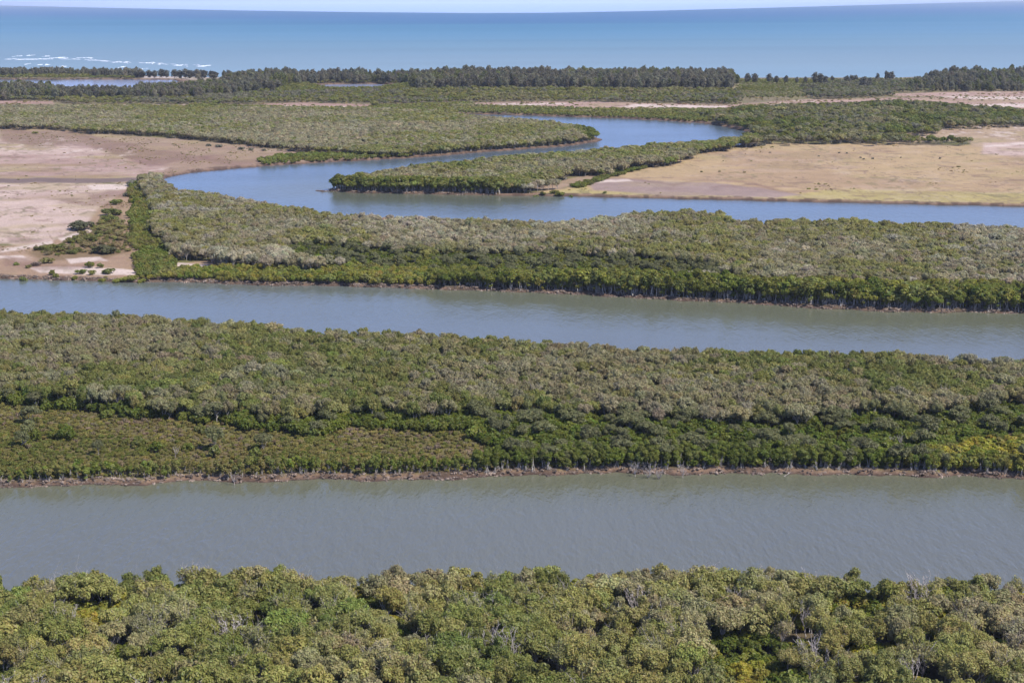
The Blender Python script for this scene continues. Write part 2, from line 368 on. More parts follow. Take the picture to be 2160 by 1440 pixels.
hm = bpy.data.materials.new("haze"); hm.use_nodes = True
hn = hm.node_tree.nodes; hn.clear()
ho = hn.new("ShaderNodeOutputMaterial"); hv = hn.new("ShaderNodeVolumePrincipled")
hv.inputs['Color'].default_value = (.86, .91, 1.0, 1); hv.inputs['Density'].default_value = 3.0e-5; hv.inputs['Anisotropy'].default_value = .2
hm.node_tree.links.new(hv.outputs[0], ho.inputs['Volume'])
hx, hy0, hy1, hz0, hz1 = 30000.0, -400.0, 48000.0, -4.0, 113.0
hme = bpy.data.meshes.new("haze")
hme.from_pydata([(-hx, hy0, hz0), (hx, hy0, hz0), (hx, hy1, hz0), (-hx, hy1, hz0), (-hx, hy0, hz1), (hx, hy0, hz1), (hx, hy1, hz1), (-hx, hy1, hz1)], [],
    [(0, 3, 2, 1), (4, 5, 6, 7), (0, 1, 5, 4), (1, 2, 6, 5), (2, 3, 7, 6), (3, 0, 4, 7)])
hme.materials.append(hm)
hob = bpy.data.objects.new("haze", hme); scene.collection.objects.link(hob); hob['kind'] = 'stuff'; hob['label'] = 'thin sea haze over the whole coast'; hob['category'] = 'haze'

cols = np.arange(-340, 2502, 3.6)
rows = np.concatenate([np.arange(150, 240, 1.0), np.arange(240, 450, 1.4), np.arange(450, 1060, 2.0), np.arange(1060, 1780, 6.0)])
PX, PY = np.meshgrid(cols, rows)
GX, GY = ground(PX, PY, 0.0)
GD = land_sdf(GX, GY)
GZ = ground_z(GX, GY, GD)
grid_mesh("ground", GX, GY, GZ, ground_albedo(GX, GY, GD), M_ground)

# river and lagoon water, then the sea
split = [(-600,150),(0,162.5),(200,164),(480,167),(800,169.5),(1000,170),(1550,169),(1900,168),(2160,162),(2700,147)]
sx = np.array([p[0] for p in split]); sy = np.array([p[1] for p in split])
cols = np.arange(-420, 2582, 20.0)
tt = np.linspace(0, 1, 240)[:, None] ** .8
top = np.interp(cols, sx, sy)[None, :]
PX = np.repeat(cols[None, :], 240, 0); PY = 1790 + (top - 1790) * tt
WX, WY = ground(PX, PY, 0.0)
n = fbm(WX / 60, WY / 160, 801, 4)
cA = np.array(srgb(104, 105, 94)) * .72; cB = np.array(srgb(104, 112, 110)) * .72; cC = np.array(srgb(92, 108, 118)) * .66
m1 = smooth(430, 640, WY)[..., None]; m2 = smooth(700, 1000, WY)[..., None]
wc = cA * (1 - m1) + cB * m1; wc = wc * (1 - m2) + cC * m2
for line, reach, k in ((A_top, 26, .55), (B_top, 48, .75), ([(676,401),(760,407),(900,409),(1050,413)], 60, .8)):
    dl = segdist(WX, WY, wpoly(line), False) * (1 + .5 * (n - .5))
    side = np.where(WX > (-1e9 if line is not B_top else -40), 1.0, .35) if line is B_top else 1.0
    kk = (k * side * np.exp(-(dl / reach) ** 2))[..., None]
    wc = wc * (1 - kk) + np.array(srgb(104, 106, 78)) * .72 * kk  # greener by these banks: turbid shallows plus tree reflection painted into the colour
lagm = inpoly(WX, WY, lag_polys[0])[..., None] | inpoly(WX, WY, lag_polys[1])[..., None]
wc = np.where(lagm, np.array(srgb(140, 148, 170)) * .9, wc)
wc = wc * (.92 + .16 * n[..., None])
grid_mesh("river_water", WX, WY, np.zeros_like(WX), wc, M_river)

edge = np.array([(-600,5.5),(0,12),(250,17.5),(500,22.5),(750,26),(1000,28),(1150,27.5),(1350,24),(1600,17.5),(1850,10.5),(2160,2),(2400,-3.2),(2700,-6.4)])
def sea_color(px, py, X, Y):
    t = (py - np.interp(px, edge[:, 0], edge[:, 1])) / (168 - np.interp(px, edge[:, 0], edge[:, 1]))
    n = (fbm(X / 5200, Y / 900, 900, 4) - .5)
    t = t + n * .10 * np.clip(t * 3, .2, 1)
    stops = [(0.0, (22,118,172)), (.10, (18,112,166)), (.18, (54,134,168)), (.32, (92,146,174)), (.46, (114,152,170)), (.62, (124,151,165)), (.8, (128,152,164)), (1.0, (130,156,170))]
    ts = [s[0] for s in stops]
    t = t + (fbm(X / 9000, Y / 420, 930, 3) - .5) * .10
    c = np.stack([np.interp(t, ts, [srgb(*s[1])[k] for s in stops]) for k in range(3)], -1)
    s = fbm(X / 2500, Y / 260, 950, 4)[..., None]
    return c * (.9 + .2 * s) * (.46 + .26 * np.clip(t, 0, 1))[..., None]
cols = np.arange(-420, 2582, 12.0)
tt = np.linspace(0, 1, 260)[:, None]
top = np.interp(cols, edge[:, 0], edge[:, 1])[None, :]; bot = np.interp(cols, sx, sy)[None, :]
PX = np.repeat(cols[None, :], 260, 0); PY = bot + (top - bot) * tt
SX, SY = ground(PX, PY, 0.0)
grid_mesh("sea", SX, SY, np.zeros_like(SX), sea_color(PX, PY, SX, SY), M_sea)

# ------------------------------------------------------------------ mesh prototypes
class Acc:
    def __init__(s): s.v = []; s.f = []; s.m = []; s.a = []; s.n = 0
    def add(s, V, Fc, mi, av):
        V = np.asarray(V, float).reshape(-1, 3)
        s.v.append(V)
        for f in Fc: s.f.append(tuple(int(i) + s.n for i in f))
        s.m += [mi] * len(Fc); s.a += list(av) if hasattr(av, '__len__') else [av] * len(Fc)
        s.n += len(V)
    def mesh(s, name, mats):
        me = bpy.data.meshes.new(name)
        me.from_pydata(np.concatenate(s.v).tolist(), [], s.f)
        me.polygons.foreach_set('material_index', np.array(s.m, np.int32))
        a = me.attributes.new('leafvar', 'FLOAT', 'FACE'); a.data.foreach_set('value', np.array(s.a, np.float32))
        for m in mats: me.materials.append(m)
        me.update()
        return me
def tube(acc, pts, rad, sides=5, mi=0):
    pts = np.asarray(pts, float); n = len(pts)
    V = []; Fc = []
    for i in range(n):
        t = pts[min(i + 1, n - 1)] - pts[max(i - 1, 0)]; t /= np.linalg.norm(t) + 1e-9
        a = np.cross(t, [0.31, 0.95, 0.05]); a /= np.linalg.norm(a) + 1e-9; b = np.cross(t, a)
        for k in range(sides):
            th = 2 * math.pi * k / sides
            V.append(pts[i] + rad[i] * (a * math.cos(th) + b * math.sin(th)))
    for i in range(n - 1):
        for k in range(sides):
            k2 = (k + 1) % sides
            Fc.append((i * sides + k, i * sides + k2, (i + 1) * sides + k2, (i + 1) * sides + k))
    Fc.append(tuple((n - 1) * sides + k for k in range(sides)))
    acc.add(V, Fc, mi, .5)
def bend(p0, p1, n, wob, g):
    p0 = np.array(p0, float); p1 = np.array(p1, float)
    L = np.linalg.norm(p1 - p0)
    out = []
    w = g.normal(0, wob * L, 3); w2 = g.normal(0, wob * L * .5, 3)
    for i in range(n):
        t = i / (n - 1)
        out.append(p0 * (1 - t) + p1 * t + w * math.sin(math.pi * t) + w2 * math.sin(2 * math.pi * t))
    return out
def leaves(acc, C, Rb, n, size, g, mi=0, up_bias=.35, shell=(.7, 1.05), flat=.8, elong=1.7, droop=0.0, blobvar=.5):
    """n leaf sprays spread over the outside of each clump"""
    C = np.asarray(C); K = len(C)
    w = np.asarray(Rb) ** 2; w = w / w.sum()
    bi = g.choice(K, n, p=w)
    d = g.normal(0, 1, (n, 3)); d[:, 2] = d[:, 2] + up_bias * 1.2
    d /= np.linalg.norm(d, axis=1)[:, None]
    r = np.asarray(Rb)[bi] * g.uniform(shell[0], shell[1], n) * (1 + .12 * np.sin(d[:, 0] * 9 + bi) * np.cos(d[:, 1] * 8 + bi))
    off = d * r[:, None]; off[:, 2] *= flat
    P = C[bi] + off
    N_ = d * .9 + g.normal(0, .38, (n, 3)); N_[:, 2] += .25
    N_ /= np.linalg.norm(N_, axis=1)[:, None]
    T = np.cross(N_, g.normal(0, 1, (n, 3))); T[:, 2] -= droop; T /= np.linalg.norm(T, axis=1)[:, None] + 1e-9
    B = np.cross(N_, T)
    s = size * g.uniform(.6, 1.35, n)[:, None]
    V = np.stack([P - T * s * elong * .5, P + B * s * .5 + N_ * s * .12, P + T * s * elong * .5, P - B * s * .5 + N_ * s * .12], 1).reshape(-1, 3)
    blob = g.uniform(0, 1, K)
    a = blobvar * blob[bi] + (1 - blobvar) * g.uniform(0, 1, n)
    Fc = np.arange(n * 4).reshape(-1, 4)
    acc.add(V, Fc, mi, a)

def mangrove(seed, H, Rc, nleaf, lsize, nblob=11, low=.34, trunk_r=.13, limbs=5, sparse=False, merged=False, ltrunk=True):
    """round crowned mangrove: forked pale trunk, clumped crown. returns crown mesh, trunk mesh (or one mesh when merged)"""
    g = np.random.default_rng(seed)
    C = []; Rb = []
    for k in range(nblob):
        th = k * 2.399 + g.uniform(-.4, .4); rr = Rc * math.sqrt((k + .3) / nblob) * .74
        hz = 1 - (rr / Rc) ** 2 * .85
        z = H * (low + (1 - low) * (.2 + .5 * hz)) + g.uniform(-.12, .11) * H
        C.append((rr * math.cos(th), rr * math.sin(th), z)); Rb.append(Rc * g.uniform(.8, 1.35) / math.sqrt(nblob) * 1.02)
    C = np.array(C); Rb = np.array(Rb)
    C[:, 2] += (H - (C[:, 2] + Rb * .8).max())
    ac = Acc()
    leaves(ac, C, Rb, nleaf, lsize, g, 0, shell=(.45, 1.2), blobvar=.3)
    at = ac if merged else Acc()
    mi = 1 if merged else 0
    if ltrunk:
        fork = np.array([g.uniform(-.3, .3), g.uniform(-.3, .3), H * g.uniform(.16, .3)])
        tube(at, bend((0, 0, -.3), fork, 4, .04, g), [trunk_r * 1.5, trunk_r * 1.15, trunk_r, trunk_r], 6 if not merged else 4, mi)
        order = g.permutation(nblob)[:limbs]
        for k in order:
            tip = C[k] + np.array([0, 0, Rb[k] * (.7 if sparse else .2)])
            pts = bend(fork, tip, 5, .09, g)
            tube(at, pts, [trunk_r * .75, trunk_r * .6, trunk_r * .48, trunk_r * .32, trunk_r * .12], 5 if not merged else 3, mi)
            if not merged:
                for j in range(5 if not sparse else 8):
                    s = pts[g.integers(2, 4)]
                    e = C[k] + g.normal(0, 1, 3) * Rb[k] * (.85 if not sparse else .95)
                    tube(at, bend(s, e, 4, .1, g), [trunk_r * .34, trunk_r * .24, trunk_r * .16, trunk_r * .07], 4, mi)
    return ac, at
def bare(seed, H, Rc, merged=True, tr=.12, n=9):
    g = np.random.default_rng(seed); a = Acc()
    fork = np.array([0, 0, H * .3])
    tube(a, bend((0, 0, -.3), fork, 4, .05, g), [tr * 1.4, tr * 1.1, tr, tr * .95], 6)
    for k in range(n):
        th = 2.399 * k + g.uniform(-.3, .3); sp = Rc * g.uniform(.35, 1)
        tip = np.array([sp * math.cos(th), sp * math.sin(th), H * g.uniform(.72, 1.0)])
        pts = bend(fork, tip, 6, .07, g)
        tube(a, pts, [tr * .7, tr * .58, tr * .46, tr * .34, tr * .22, tr * .09], 5)
        for j in range(7):
            i = g.integers(2, 6); s = pts[min(i, 5)]
            e = s + np.array([g.normal(0, .35), g.normal(0, .35), abs(g.normal(.5, .3))]) * H * .17
            q = bend(s, e, 4, .1, g)
            tube(a, q, [tr * .26, tr * .2, tr * .14, tr * .07], 3)
            e2 = q[2] + np.array([g.normal(0, .3), g.normal(0, .3), abs(g.normal(.3, .3))]) * H * .11
            tube(a, [q[2], (q[2] + e2) / 2 + g.normal(0, .03, 3), e2], [tr * .13, tr * .1, tr * .05], 3)
    return a
def fringe(seed, H, Rc, nleaf, lsize, merged=False, ntr=3):
    """bank tree: several bare vertical stems with stilt roots, narrow crown high up"""
    g = np.random.default_rng(seed)
    C = []; Rb = []
    for k in range(7):
        th = g.uniform(0, 6.28); rr = Rc * g.uniform(0, .7)
        C.append((rr * math.cos(th), rr * math.sin(th), H * g.uniform(.52, .86))); Rb.append(Rc * g.uniform(.38, .55))
    for k in range(3):                                   # a few leafy sprays lower down
        th = g.uniform(0, 6.28); rr = Rc * g.uniform(.3, .7)
        C.append((rr * math.cos(th), rr * math.sin(th), H * g.uniform(.2, .5))); Rb.append(Rc * g.uniform(.14, .3))
    C = np.array(C); Rb = np.array(Rb)
    ac = Acc(); leaves(ac, C, Rb, nleaf, lsize, g, 0, flat=1.0)
    at = ac if merged else Acc(); mi = 1 if merged else 0
    sd_ = 5 if not merged else 3
    for k in range(ntr):
        b = np.array([g.uniform(-.6, .6) * Rc * .6, g.uniform(-.6, .6) * Rc * .6, -.4])
        t = C[k] + np.array([0, 0, Rb[k] * .3])
        tube(at, bend(b, t, 5, .03, g), [.14, .115, .09, .07, .03], sd_, mi)
        if not merged:
            for j in range(4):
                th = g.uniform(0, 6.28); r_ = g.uniform(.4, .9)
                s = b + np.array([0, 0, g.uniform(.9, 1.5)]); e = b + np.array([r_ * math.cos(th), r_ * math.sin(th), -.1])
                m_ = (s + e) / 2 + np.array([.22 * math.cos(th), .22 * math.sin(th), .25])
                tube(at, [s, m_, e], [.035, .035, .025], 3, mi)
    return ac, at
def casuarina(seed, H, Rc, nleaf, lsize, merged=False):
    g = np.random.default_rng(seed)
    C = []; Rb = []
    nb = 15
    for k in range(nb):
        t = (k + .5) / nb; z = H * (.16 + .80 * t)
        w = Rc * max(.28, 1 - ((t - .42) / .68) ** 2)
        th = k * 2.399 + g.uniform(-.4, .4); rr = w * g.uniform(.15, .62)
        C.append((rr * math.cos(th), rr * math.sin(th), z)); Rb.append(max(.22 * Rc, w * g.uniform(.36, .58)))
    C = np.array(C); Rb = np.array(Rb)
    ac = Acc(); leaves(ac, C, Rb, nleaf, lsize, g, 0, flat=1.25, elong=2.6, droop=.3)
    at = ac if merged else Acc(); mi = 1 if merged else 0
    tube(at, bend((0, 0, -.3), (g.uniform(-.4, .4), g.uniform(-.4, .4), H * .93), 6, .015, g), [.28, .22, .18, .14, .09, .03], 5, mi)
    for k in range(0, nb, 2):
        tube(at, bend((0, 0, C[k][2] - 1.2), C[k], 3, .05, g), [.09, .07, .03], 3, mi)
    return ac, at
def shrub(seed, H, Rc, nleaf, lsize, merged=False, nb=7):
    g = np.random.default_rng(seed)
    C = []; Rb = []
    for k in range(nb):
        th = k * 2.399 + g.uniform(-.4, .4); rr = Rc * math.sqrt((k + .2) / nb) * .68
        Rb.append(Rc * g.uniform(.3, .46)); C.append((rr * math.cos(th), rr * math.sin(th), max(.2, H * g.uniform(.36, .62) * (1.15 - .4 * rr / Rc))))
    C = np.array(C); Rb = np.array(Rb)
    ac = Acc(); leaves(ac, C, Rb, nleaf, lsize, g, 0, flat=min(1.0, .85 * H / Rc))
    at = ac if merged else Acc(); mi = 1 if merged else 0
    for k in range(min(nb, 5)):
        tube(at, bend((g.uniform(-.15, .15), g.uniform(-.15, .15), -.15), C[k], 4, .06, g), [.06, .05, .035, .015], 4 if not merged else 3, mi)
    return ac, at

def pair(fn, variants, bark, nm):
    out = []
    for args in variants:
        c, t = fn(*args)
        out.append((c.mesh(nm + '_crown', [M_leaf]), t.mesh(nm + '_trunk', [bark])))
    return out
def single(fn, variants, bark, nm, **kw):
    out = []
    for args in variants:
        c, t = fn(*args, merged=True, **kw)
        me = c.mesh(nm, [M_leaf, bark])
        out.append(bpy.data.objects.new(nm, me))
    return out
# unit conventions: every prototype is made at its nominal size and scaled per tree
P = {}
P['mangrove'] = dict(H=7.0, near=pair(mangrove, [(s, 7.0, r, int(nl * 1.15), .25, nb, lo, .15, 8) for s, r, nl, nb, lo in
        ((1, 3.6, 3700, 19, .42), (2, 3.0, 3000, 15, .46), (3, 4.1, 4200, 24, .38), (4, 3.2, 3200, 16, .34), (5, 3.7, 3400, 20, .46), (6, 2.8, 2700, 13, .48), (7, 3.9, 3800, 22, .38), (8, 3.4, 2500, 17, .44))], M_bark, 'mangrove'),
        mid=single(mangrove, [(s, 7.0, r, 2100, .34, nb, lo, .12, 5) for s, r, nb, lo in ((1, 3.6, 14, .2), (2, 3.1, 12, .26), (3, 4.1, 17, .2), (8, 3.4, 14, .24), (9, 3.8, 15, .2), (10, 3.0, 10, .3))], M_bark, 'mangrove_tree'),
        far=single(mangrove, [(s, 7.0, r, 620, .62, nb, lo, .12, 3) for s, r, nb, lo in ((11, 3.6, 10, .3), (12, 3.2, 8, .3), (13, 4.0, 11, .3), (14, 3.4, 9, .3))], M_bark, 'mangrove_tree'))
P['sparse'] = dict(H=7.0, near=pair(mangrove, [(21, 7.0, 3.3, 900, .30, 10, .4, .13, 8, True), (22, 7.0, 3.0, 700, .30, 9, .4, .13, 8, True), (23, 6.8, 3.5, 1000, .3, 11, .38, .13, 9, True)], M_dead, 'sparse'),
        mid=single(mangrove, [(24, 7.0, 3.4, 500, .44, 10, .4, .14, 9), (25, 7.0, 3.1, 450, .44, 9, .4, .14, 8)], M_dead, 'sparse_mangrove_tree'))
P['green'] = dict(H=3.4, near=pair(shrub, [(31, 3.4, 2.1, 1500, .26, False, 8), (32, 3.2, 1.8, 1300, .26, False, 7), (33, 3.6, 2.3, 1700, .26, False, 9)], M_bark_brown, 'green_mangrove'),
        mid=single(shrub, [(34, 3.4, 2.1, 520, .42), (35, 3.2, 1.9, 480, .42), (36, 3.6, 2.3, 560, .42)], M_bark_brown, 'green_mangrove_shrub'),
        far=single(shrub, [(37, 3.4, 2.2, 200, .7), (38, 3.4, 2.0, 180, .7)], M_bark_brown, 'green_mangrove_shrub'))
P['bush'] = dict(H=1.8, near=pair(shrub, [(41, 1.8, 1.5, 500, .24, False, 7), (42, 1.6, 1.3, 450, .24, False, 6), (43, 2.0, 1.7, 600, .24, False, 8)], M_bark_brown, 'bush'),
        mid=single(shrub, [(44, 1.8, 1.5, 300, .32), (45, 1.6, 1.3, 260, .32), (46, 2.0, 1.7, 320, .32)], M_bark_brown, 'low_shrub'),
        far=single(shrub, [(47, 1.8, 1.6, 110, .55), (48, 1.9, 1.5, 110, .55)], M_bark_brown, 'low_shrub'))
P['fringe'] = dict(H=6.0, near=pair(fringe, [(51, 6.0, 1.7, 1000, .28, False, 4), (52, 6.2, 1.5, 850, .28, False, 3), (53, 5.8, 1.9, 1150, .28, False, 4), (54, 6.1, 1.6, 950, .28, False, 3)], M_bark, 'bank_mangrove'),
        mid=single(fringe, [(55, 6.0, 1.7, 420, .42), (56, 6.0, 1.6, 400, .42), (57, 6.0, 1.8, 460, .42)], M_bark, 'bank_mangrove_tree'))
P['casuarina'] = dict(H=16.0, near=pair(casuarina, [(61, 16., 5.2, 1100, .7), (62, 15., 4.4, 950, .7), (63, 16., 5.8, 1200, .7), (64, 13.5, 4.8, 1000, .7)], M_bark_brown, 'casuarina'),
        mid=single(casuarina, [(65, 16., 5.2, 520, 1.05), (66, 14.5, 4.5, 460, 1.05), (67, 16., 5.8, 560, 1.05)], M_bark_brown, 'casuarina_tree'))
bare_meshes = [bare(s, 7.0, 2.6, True, .13, n).mesh('bare_tree', [M_dead]) for s, n in ((71, 9), (72, 8), (73, 10), (74, 7))]

# ------------------------------------------------------------------ scattering
def jgrid(sp, ymin, ymax, seed, jit=.42, lim=.40):
    g = np.random.default_rng(seed)
    ys = np.arange(ymin, ymax, sp * .87)
    Xs = []; Ys = []
    for i, y in enumerate(ys):
        w = lim * y + 12
        xs = np.arange(-w, w, sp) + (sp / 2 if i % 2 else 0)
        Xs.append(xs); Ys.append(np.full(len(xs), y))
    X = np.concatenate(Xs); Y = np.concatenate(Ys)
    return X + g.uniform(-jit, jit, len(X)) * sp, Y + g.uniform(-jit, jit, len(X)) * sp, g
def C_(*a): return np.array(a)
OLIVE = C_(.196, .190, .066); OLIVE2 = C_(.148, .162, .046); GREY = C_(.218, .200, .112); YEL = C_(.38, .29, .03); LIME = C_(.182, .182, .036)
DEEP = C_(.080, .096, .016); SILVER = C_(.255, .232, .155); WHITE = C_(.42, .39, .30); BROWNOL = C_(.150, .136, .046); PURP = C_(.22, .17, .135)
CAS = C_(.125, .120, .088)
def mixpal(cols, X, Y, g, scale, seed, jitter=.11):
    """blend between palette colours by large noise plus a per tree jitter"""
    n = len(X); t = fbm(X / scale, Y / scale, seed, 3) + g.normal(0, .13, n)
    t = np.clip((t - .28) / .44, 0, .9999) * (len(cols) - 1)
    i = t.astype(int); f = (t - i)[:, None]
    cc = np.array(cols)
    c = cc[i] * (1 - f) + cc[np.minimum(i + 1, len(cols) - 1)] * f
    return c * np.exp(g.normal(0, jitter, n))[:, None] * np.exp(g.normal(0, .035, (n, 3))) * np.array([1.29, 1.25, 1.08])

BARE_ZONES = [p[0] for k, p in enumerate(PAINT[1:]) if k in (1, 2, 4, 6, 8, 9, 10, 11, 12, 13, 14, 15, 16, 17, 19)]
BARE_ZONES.append([(335,552),(450,552),(440,570),(345,568)])
def is_bare(X, Y):
    px, py = project(X, Y, 1.0)
    b = np.zeros(X.shape, bool)
    for z in BARE_ZONES: b |= inpoly(px, py, z)
    return b
# crown-position zones: name, outline, kind, spacing, height range, palette
Z = []
def zone(name, poly, kind, sp, h, cols, keep=1.0, scale=40, margin=2.0, wide=1.0, extra=None, bare_ok=False): Z.append(dict(name=name, poly=poly, kind=kind, sp=sp, h=h, cols=cols, keep=keep, scale=scale, margin=margin, wide=wide, extra=extra or [], bare_ok=bare_ok))
B = -600; E = 2800
zone('near', [(B,1150),(E,1150),(E,2400),(B,2400)], 'mangrove', 3.35, (5.4,7.6), [OLIVE2*1.15, OLIVE*1.12, OLIVE*1.22, GREY*1.15], .95, 22, 1.6, wide=.76, extra=[('sparse', .15), ('bare', .05), ('green', .05)])
zone('second', [(B,600),(E,720),(E,845),(2160,855),(1900,872),(1700,878),(1500,890),(1300,876),(1050,868),(900,880),(740,866),(620,884),(480,876),(330,868),(200,850),(0,832),(B,828)], 'mangrove', 3.05, (4.8,6.6), [OLIVE2, OLIVE, GREY*.95, SILVER*.92, GREY], 1.0, 40, 1.6, wide=.74, extra=[('sparse', .09)])
zone('second_mat', [(B,848),(0,853),(200,870),(330,890),(480,898),(620,906),(740,890),(900,903),(1050,888),(1300,892),(1320,1010),(B,1030)], 'bush', 1.55, (0.5,1.15), [C_(.12,.13,.03), BROWNOL, BROWNOL*1.2, C_(.20,.17,.055), PURP*.9, C_(.17,.16,.04)], 1.0, 18, 3.0, extra=[('mangrove_small', .002), ('green', .004)])
zone('second_edge', [(B,828),(0,832),(200,850),(330,868),(480,876),(620,884),(740,866),(900,880),(1050,868),(1300,876),(1300,905),(1050,912),(900,908),(740,900),(620,908),(480,898),(330,885),(200,866),(0,852),(B,850)], 'green', 2.3, (2.4,3.8), [DEEP, DEEP*1.25, C_(.10,.115,.018)], 1.0, 20, 3, extra=[('mangrove_small', .07)])
zone('second_green', [(1040,900),(1300,876),(1500,890),(1700,878),(1900,872),(2160,855),(E,845),(E,1010),(1320,1010),(1200,975),(1080,965),(1000,930)], 'green', 2.7, (2.2,3.8), [DEEP, DEEP*1.3, C_(.085,.11,.014), C_(.12,.135,.025)], 1.0, 18, 2.5, extra=[('mangrove_small', .11)])
zone('second_yellow', [(1900,975),(1935,950),(2000,940),(2100,930),(E,905),(E,1010),(2050,1003),(1960,995)], 'green', 2.5, (2.4,3.8), [C_(.12,.14,.02), LIME*.9, C_(.21,.20,.03), C_(.27,.235,.035), C_(.18,.17,.05)], 1.0, 8, 2.0, extra=[('mangrove_small', .05)])
zone('third', [(296,383),(330,372),(E,430),(E,625),(1800,600),(1400,588),(1000,572),(760,566),(560,562),(420,548),(372,560),(330,500),(315,450)], 'mangrove', 3.5, (4.8,6.8), [OLIVE*1.1, GREY, SILVER, SILVER, WHITE*.8], 1.0, 45, 2.0, wide=.8, extra=[('sparse', .06)])
zone('third_strip', [(275,395),(300,384),(318,450),(332,500),(372,555),(355,580),(286,580),(278,520),(266,450)], 'green', 2.8, (2.2,3.6), [DEEP*1.4, OLIVE2*.95, LIME*.85, BROWNOL], 1.0, 25, 2, bare_ok=True)
zone('third_green', [(600,516),(760,520),(900,540),(1100,533),(1300,538),(1480,560),(1560,590),(1100,588),(900,578),(760,566),(600,545)], 'green', 3.0, (2.4,3.8), [DEEP, DEEP*1.4, LIME*.7], 1.0, 20, 2, extra=[('mangrove_small', .16)])
zone('third_yellow', [(285,582),(340,578),(360,572),(500,562),(760,568),(1000,576),(1000,612),(285,602)], 'green', 2.6, (2.0,3.6), [DEEP*1.6, OLIVE2, LIME, C_(.21,.19,.04), OLIVE*.9], .95, 14, 1.5)
zone('third_shore', [(900,574),(1100,584),(1400,590),(1800,602),(E,620),(E,690),(1500,640),(1000,612),(900,606)], 'mangrove', 3.1, (4.6,6.6), [DEEP*1.5, LIME*.85, OLIVE2, LIME], 1.0, 18, 1.6, wide=.8)
zone('peninsula', [(640,398),(658,384),(690,376),(760,358),(900,342),(1100,320),(1300,305),(1500,293),(1600,285),(1600,300),(1560,305),(1480,322),(1380,345),(1290,361),(1215,369),(1150,384),(1110,395),(1060,407),(640,408)], 'mangrove', 3.8, (5.2,7.2), [OLIVE2*1.05, OLIVE, GREY, SILVER*.9], 1.0, 55, 1.6, bare_ok=True)
zone('peninsula_green', [(690,385),(760,384),(900,386),(1000,390),(1060,400),(1060,413),(640,409),(642,396)], 'mangrove', 4.0, (5.0,7.4), [DEEP*1.4, LIME*.8, OLIVE2], 1.0, 20, 1.6)
zone('upper', [(B,228),(0,229),(300,226),(560,229),(800,232),(985,238),(1130,250),(1272,280),(1275,300),(1100,314),(1000,320),(850,328),(700,320),(600,312),(540,305),(480,297),(400,290),(300,281),(200,278),(100,270),(0,269),(B,262)], 'mangrove', 4.3, (4.4,6.2), [OLIVE, OLIVE2*1.1, GREY, SILVER, SILVER], .97, 80, 2, bare_ok=True)
zone('upper_tip', [(1225,268),(1272,278),(1280,300),(1240,302)], 'mangrove', 4.4, (5,7), [DEEP, DEEP*1.4], 1.0, 20, 1.5)
zone('scrub_shore', [(540,334),(600,328),(700,324),(860,326),(900,330),(800,338),(660,346),(560,348)], 'green', 3.2, (1.8,3.4), [DEEP*1.6, OLIVE2, LIME*.8], .7, 20, 1.5)
zone('far_band', [(B,192),(860,186),(1560,190),(1560,218),(1300,218),(1000,214),(790,220),(560,216),(400,222),(180,220),(120,212),(B,210)], 'mangrove', 5.6, (2.4,6.0), [CAS*1.3, OLIVE2, LIME*.8, OLIVE, GREY*.9], .88, 80, 2)
zone('far_band_low', [(400,218),(560,226),(800,222),(1000,216),(1560,226),(1500,245),(1200,246),(1000,240),(800,234),(400,230)], 'green', 4.5, (2,3.6), [OLIVE2, OLIVE, LIME*.9, GREY], .8, 60, 2)
zone('far_mid', [(480,172),(700,170),(870,172),(870,190),(480,196)], 'mangrove', 6.5, (3.5,5.5), [OLIVE2, LIME*.7, OLIVE], .95, 80, 4)
zone('spit_scrub', [(B,150),(0,156),(280,160),(280,168),(0,168),(B,166)], 'mangrove', 6.5, (3,5), [OLIVE2, LIME*.7, OLIVE], .95, 80, 3)
zone('bank_north', [(1080,236),(1260,238),(1400,240),(1500,248),(1480,258),(1300,248),(1080,242)], 'green', 4.0, (1.8,3.2), [LIME*.9, C_(.16,.15,.03), OLIVE2], .9, 50, 2)
zone('thicket', [(1470,240),(1560,228),(1720,224),(1900,216),(2000,222),(2160,235),(E,235),(E,266),(2160,264),(1990,267),(1960,282),(1790,284),(1880,288),(2030,296),(2045,303),(1900,301),(1700,297),(1600,300),(1570,292),(1575,276),(1530,266)], 'mangrove', 4.6, (2.6,7.0), [DEEP*1.3, OLIVE2*.85, LIME*.75, OLIVE2, CAS*1.3, OLIVE, GREY*.9], .9, 45, 2, bare_ok=True)
zone('right_meadow', [(1560,168),(1900,166),(1960,172),(1960,198),(1860,202),(1560,206)], 'green', 5.0, (1.8,3.2), [LIME*.8, C_(.15,.145,.04), OLIVE2, GREY], .85, 90, 2)
zone('right_scrub', [(1700,182),(1800,170),(1950,172),(2000,190),(E,184),(E,196),(1880,198),(1860,204),(1700,206)], 'mangrove', 6.0, (4,6.5), [CAS*1.1, OLIVE2*.8, CAS*1.4], .8, 60, 2)
zone('casuarina_left', [(B,174),(0,178),(110,179),(130,190),(262,190),(290,183),(390,180),(480,168),(560,168),(600,182),(480,194),(400,201),(180,202),(B,196)], 'casuarina', 6.8, (6,13.5), [CAS*.8, CAS, CAS*1.2, OLIVE2*.75], .85, 60, 4)
zone('casuarina_spit', [(B,136),(0,142),(230,150),(500,156),(500,161),(300,157.5),(0,154),(B,146)], 'casuarina', 7.0, (6,12.5), [CAS*.9, CAS*1.2], .85, 60, 2)
zone('casuarina_mid', [(486,160),(560,152),(860,150),(872,174),(700,170),(500,170)], 'casuarina', 7.0, (7,14.5), [CAS*.85, CAS*1.1, OLIVE2*.7], .85, 60, 3)
zone('casuarina_main', [(866,158),(1000,152),(1540,154),(1558,184),(1300,184),(1000,182),(872,180)], 'casuarina', 6.4, (7,18), [CAS*.8, CAS, CAS*1.2, OLIVE2*.72], .88, 50, 3)
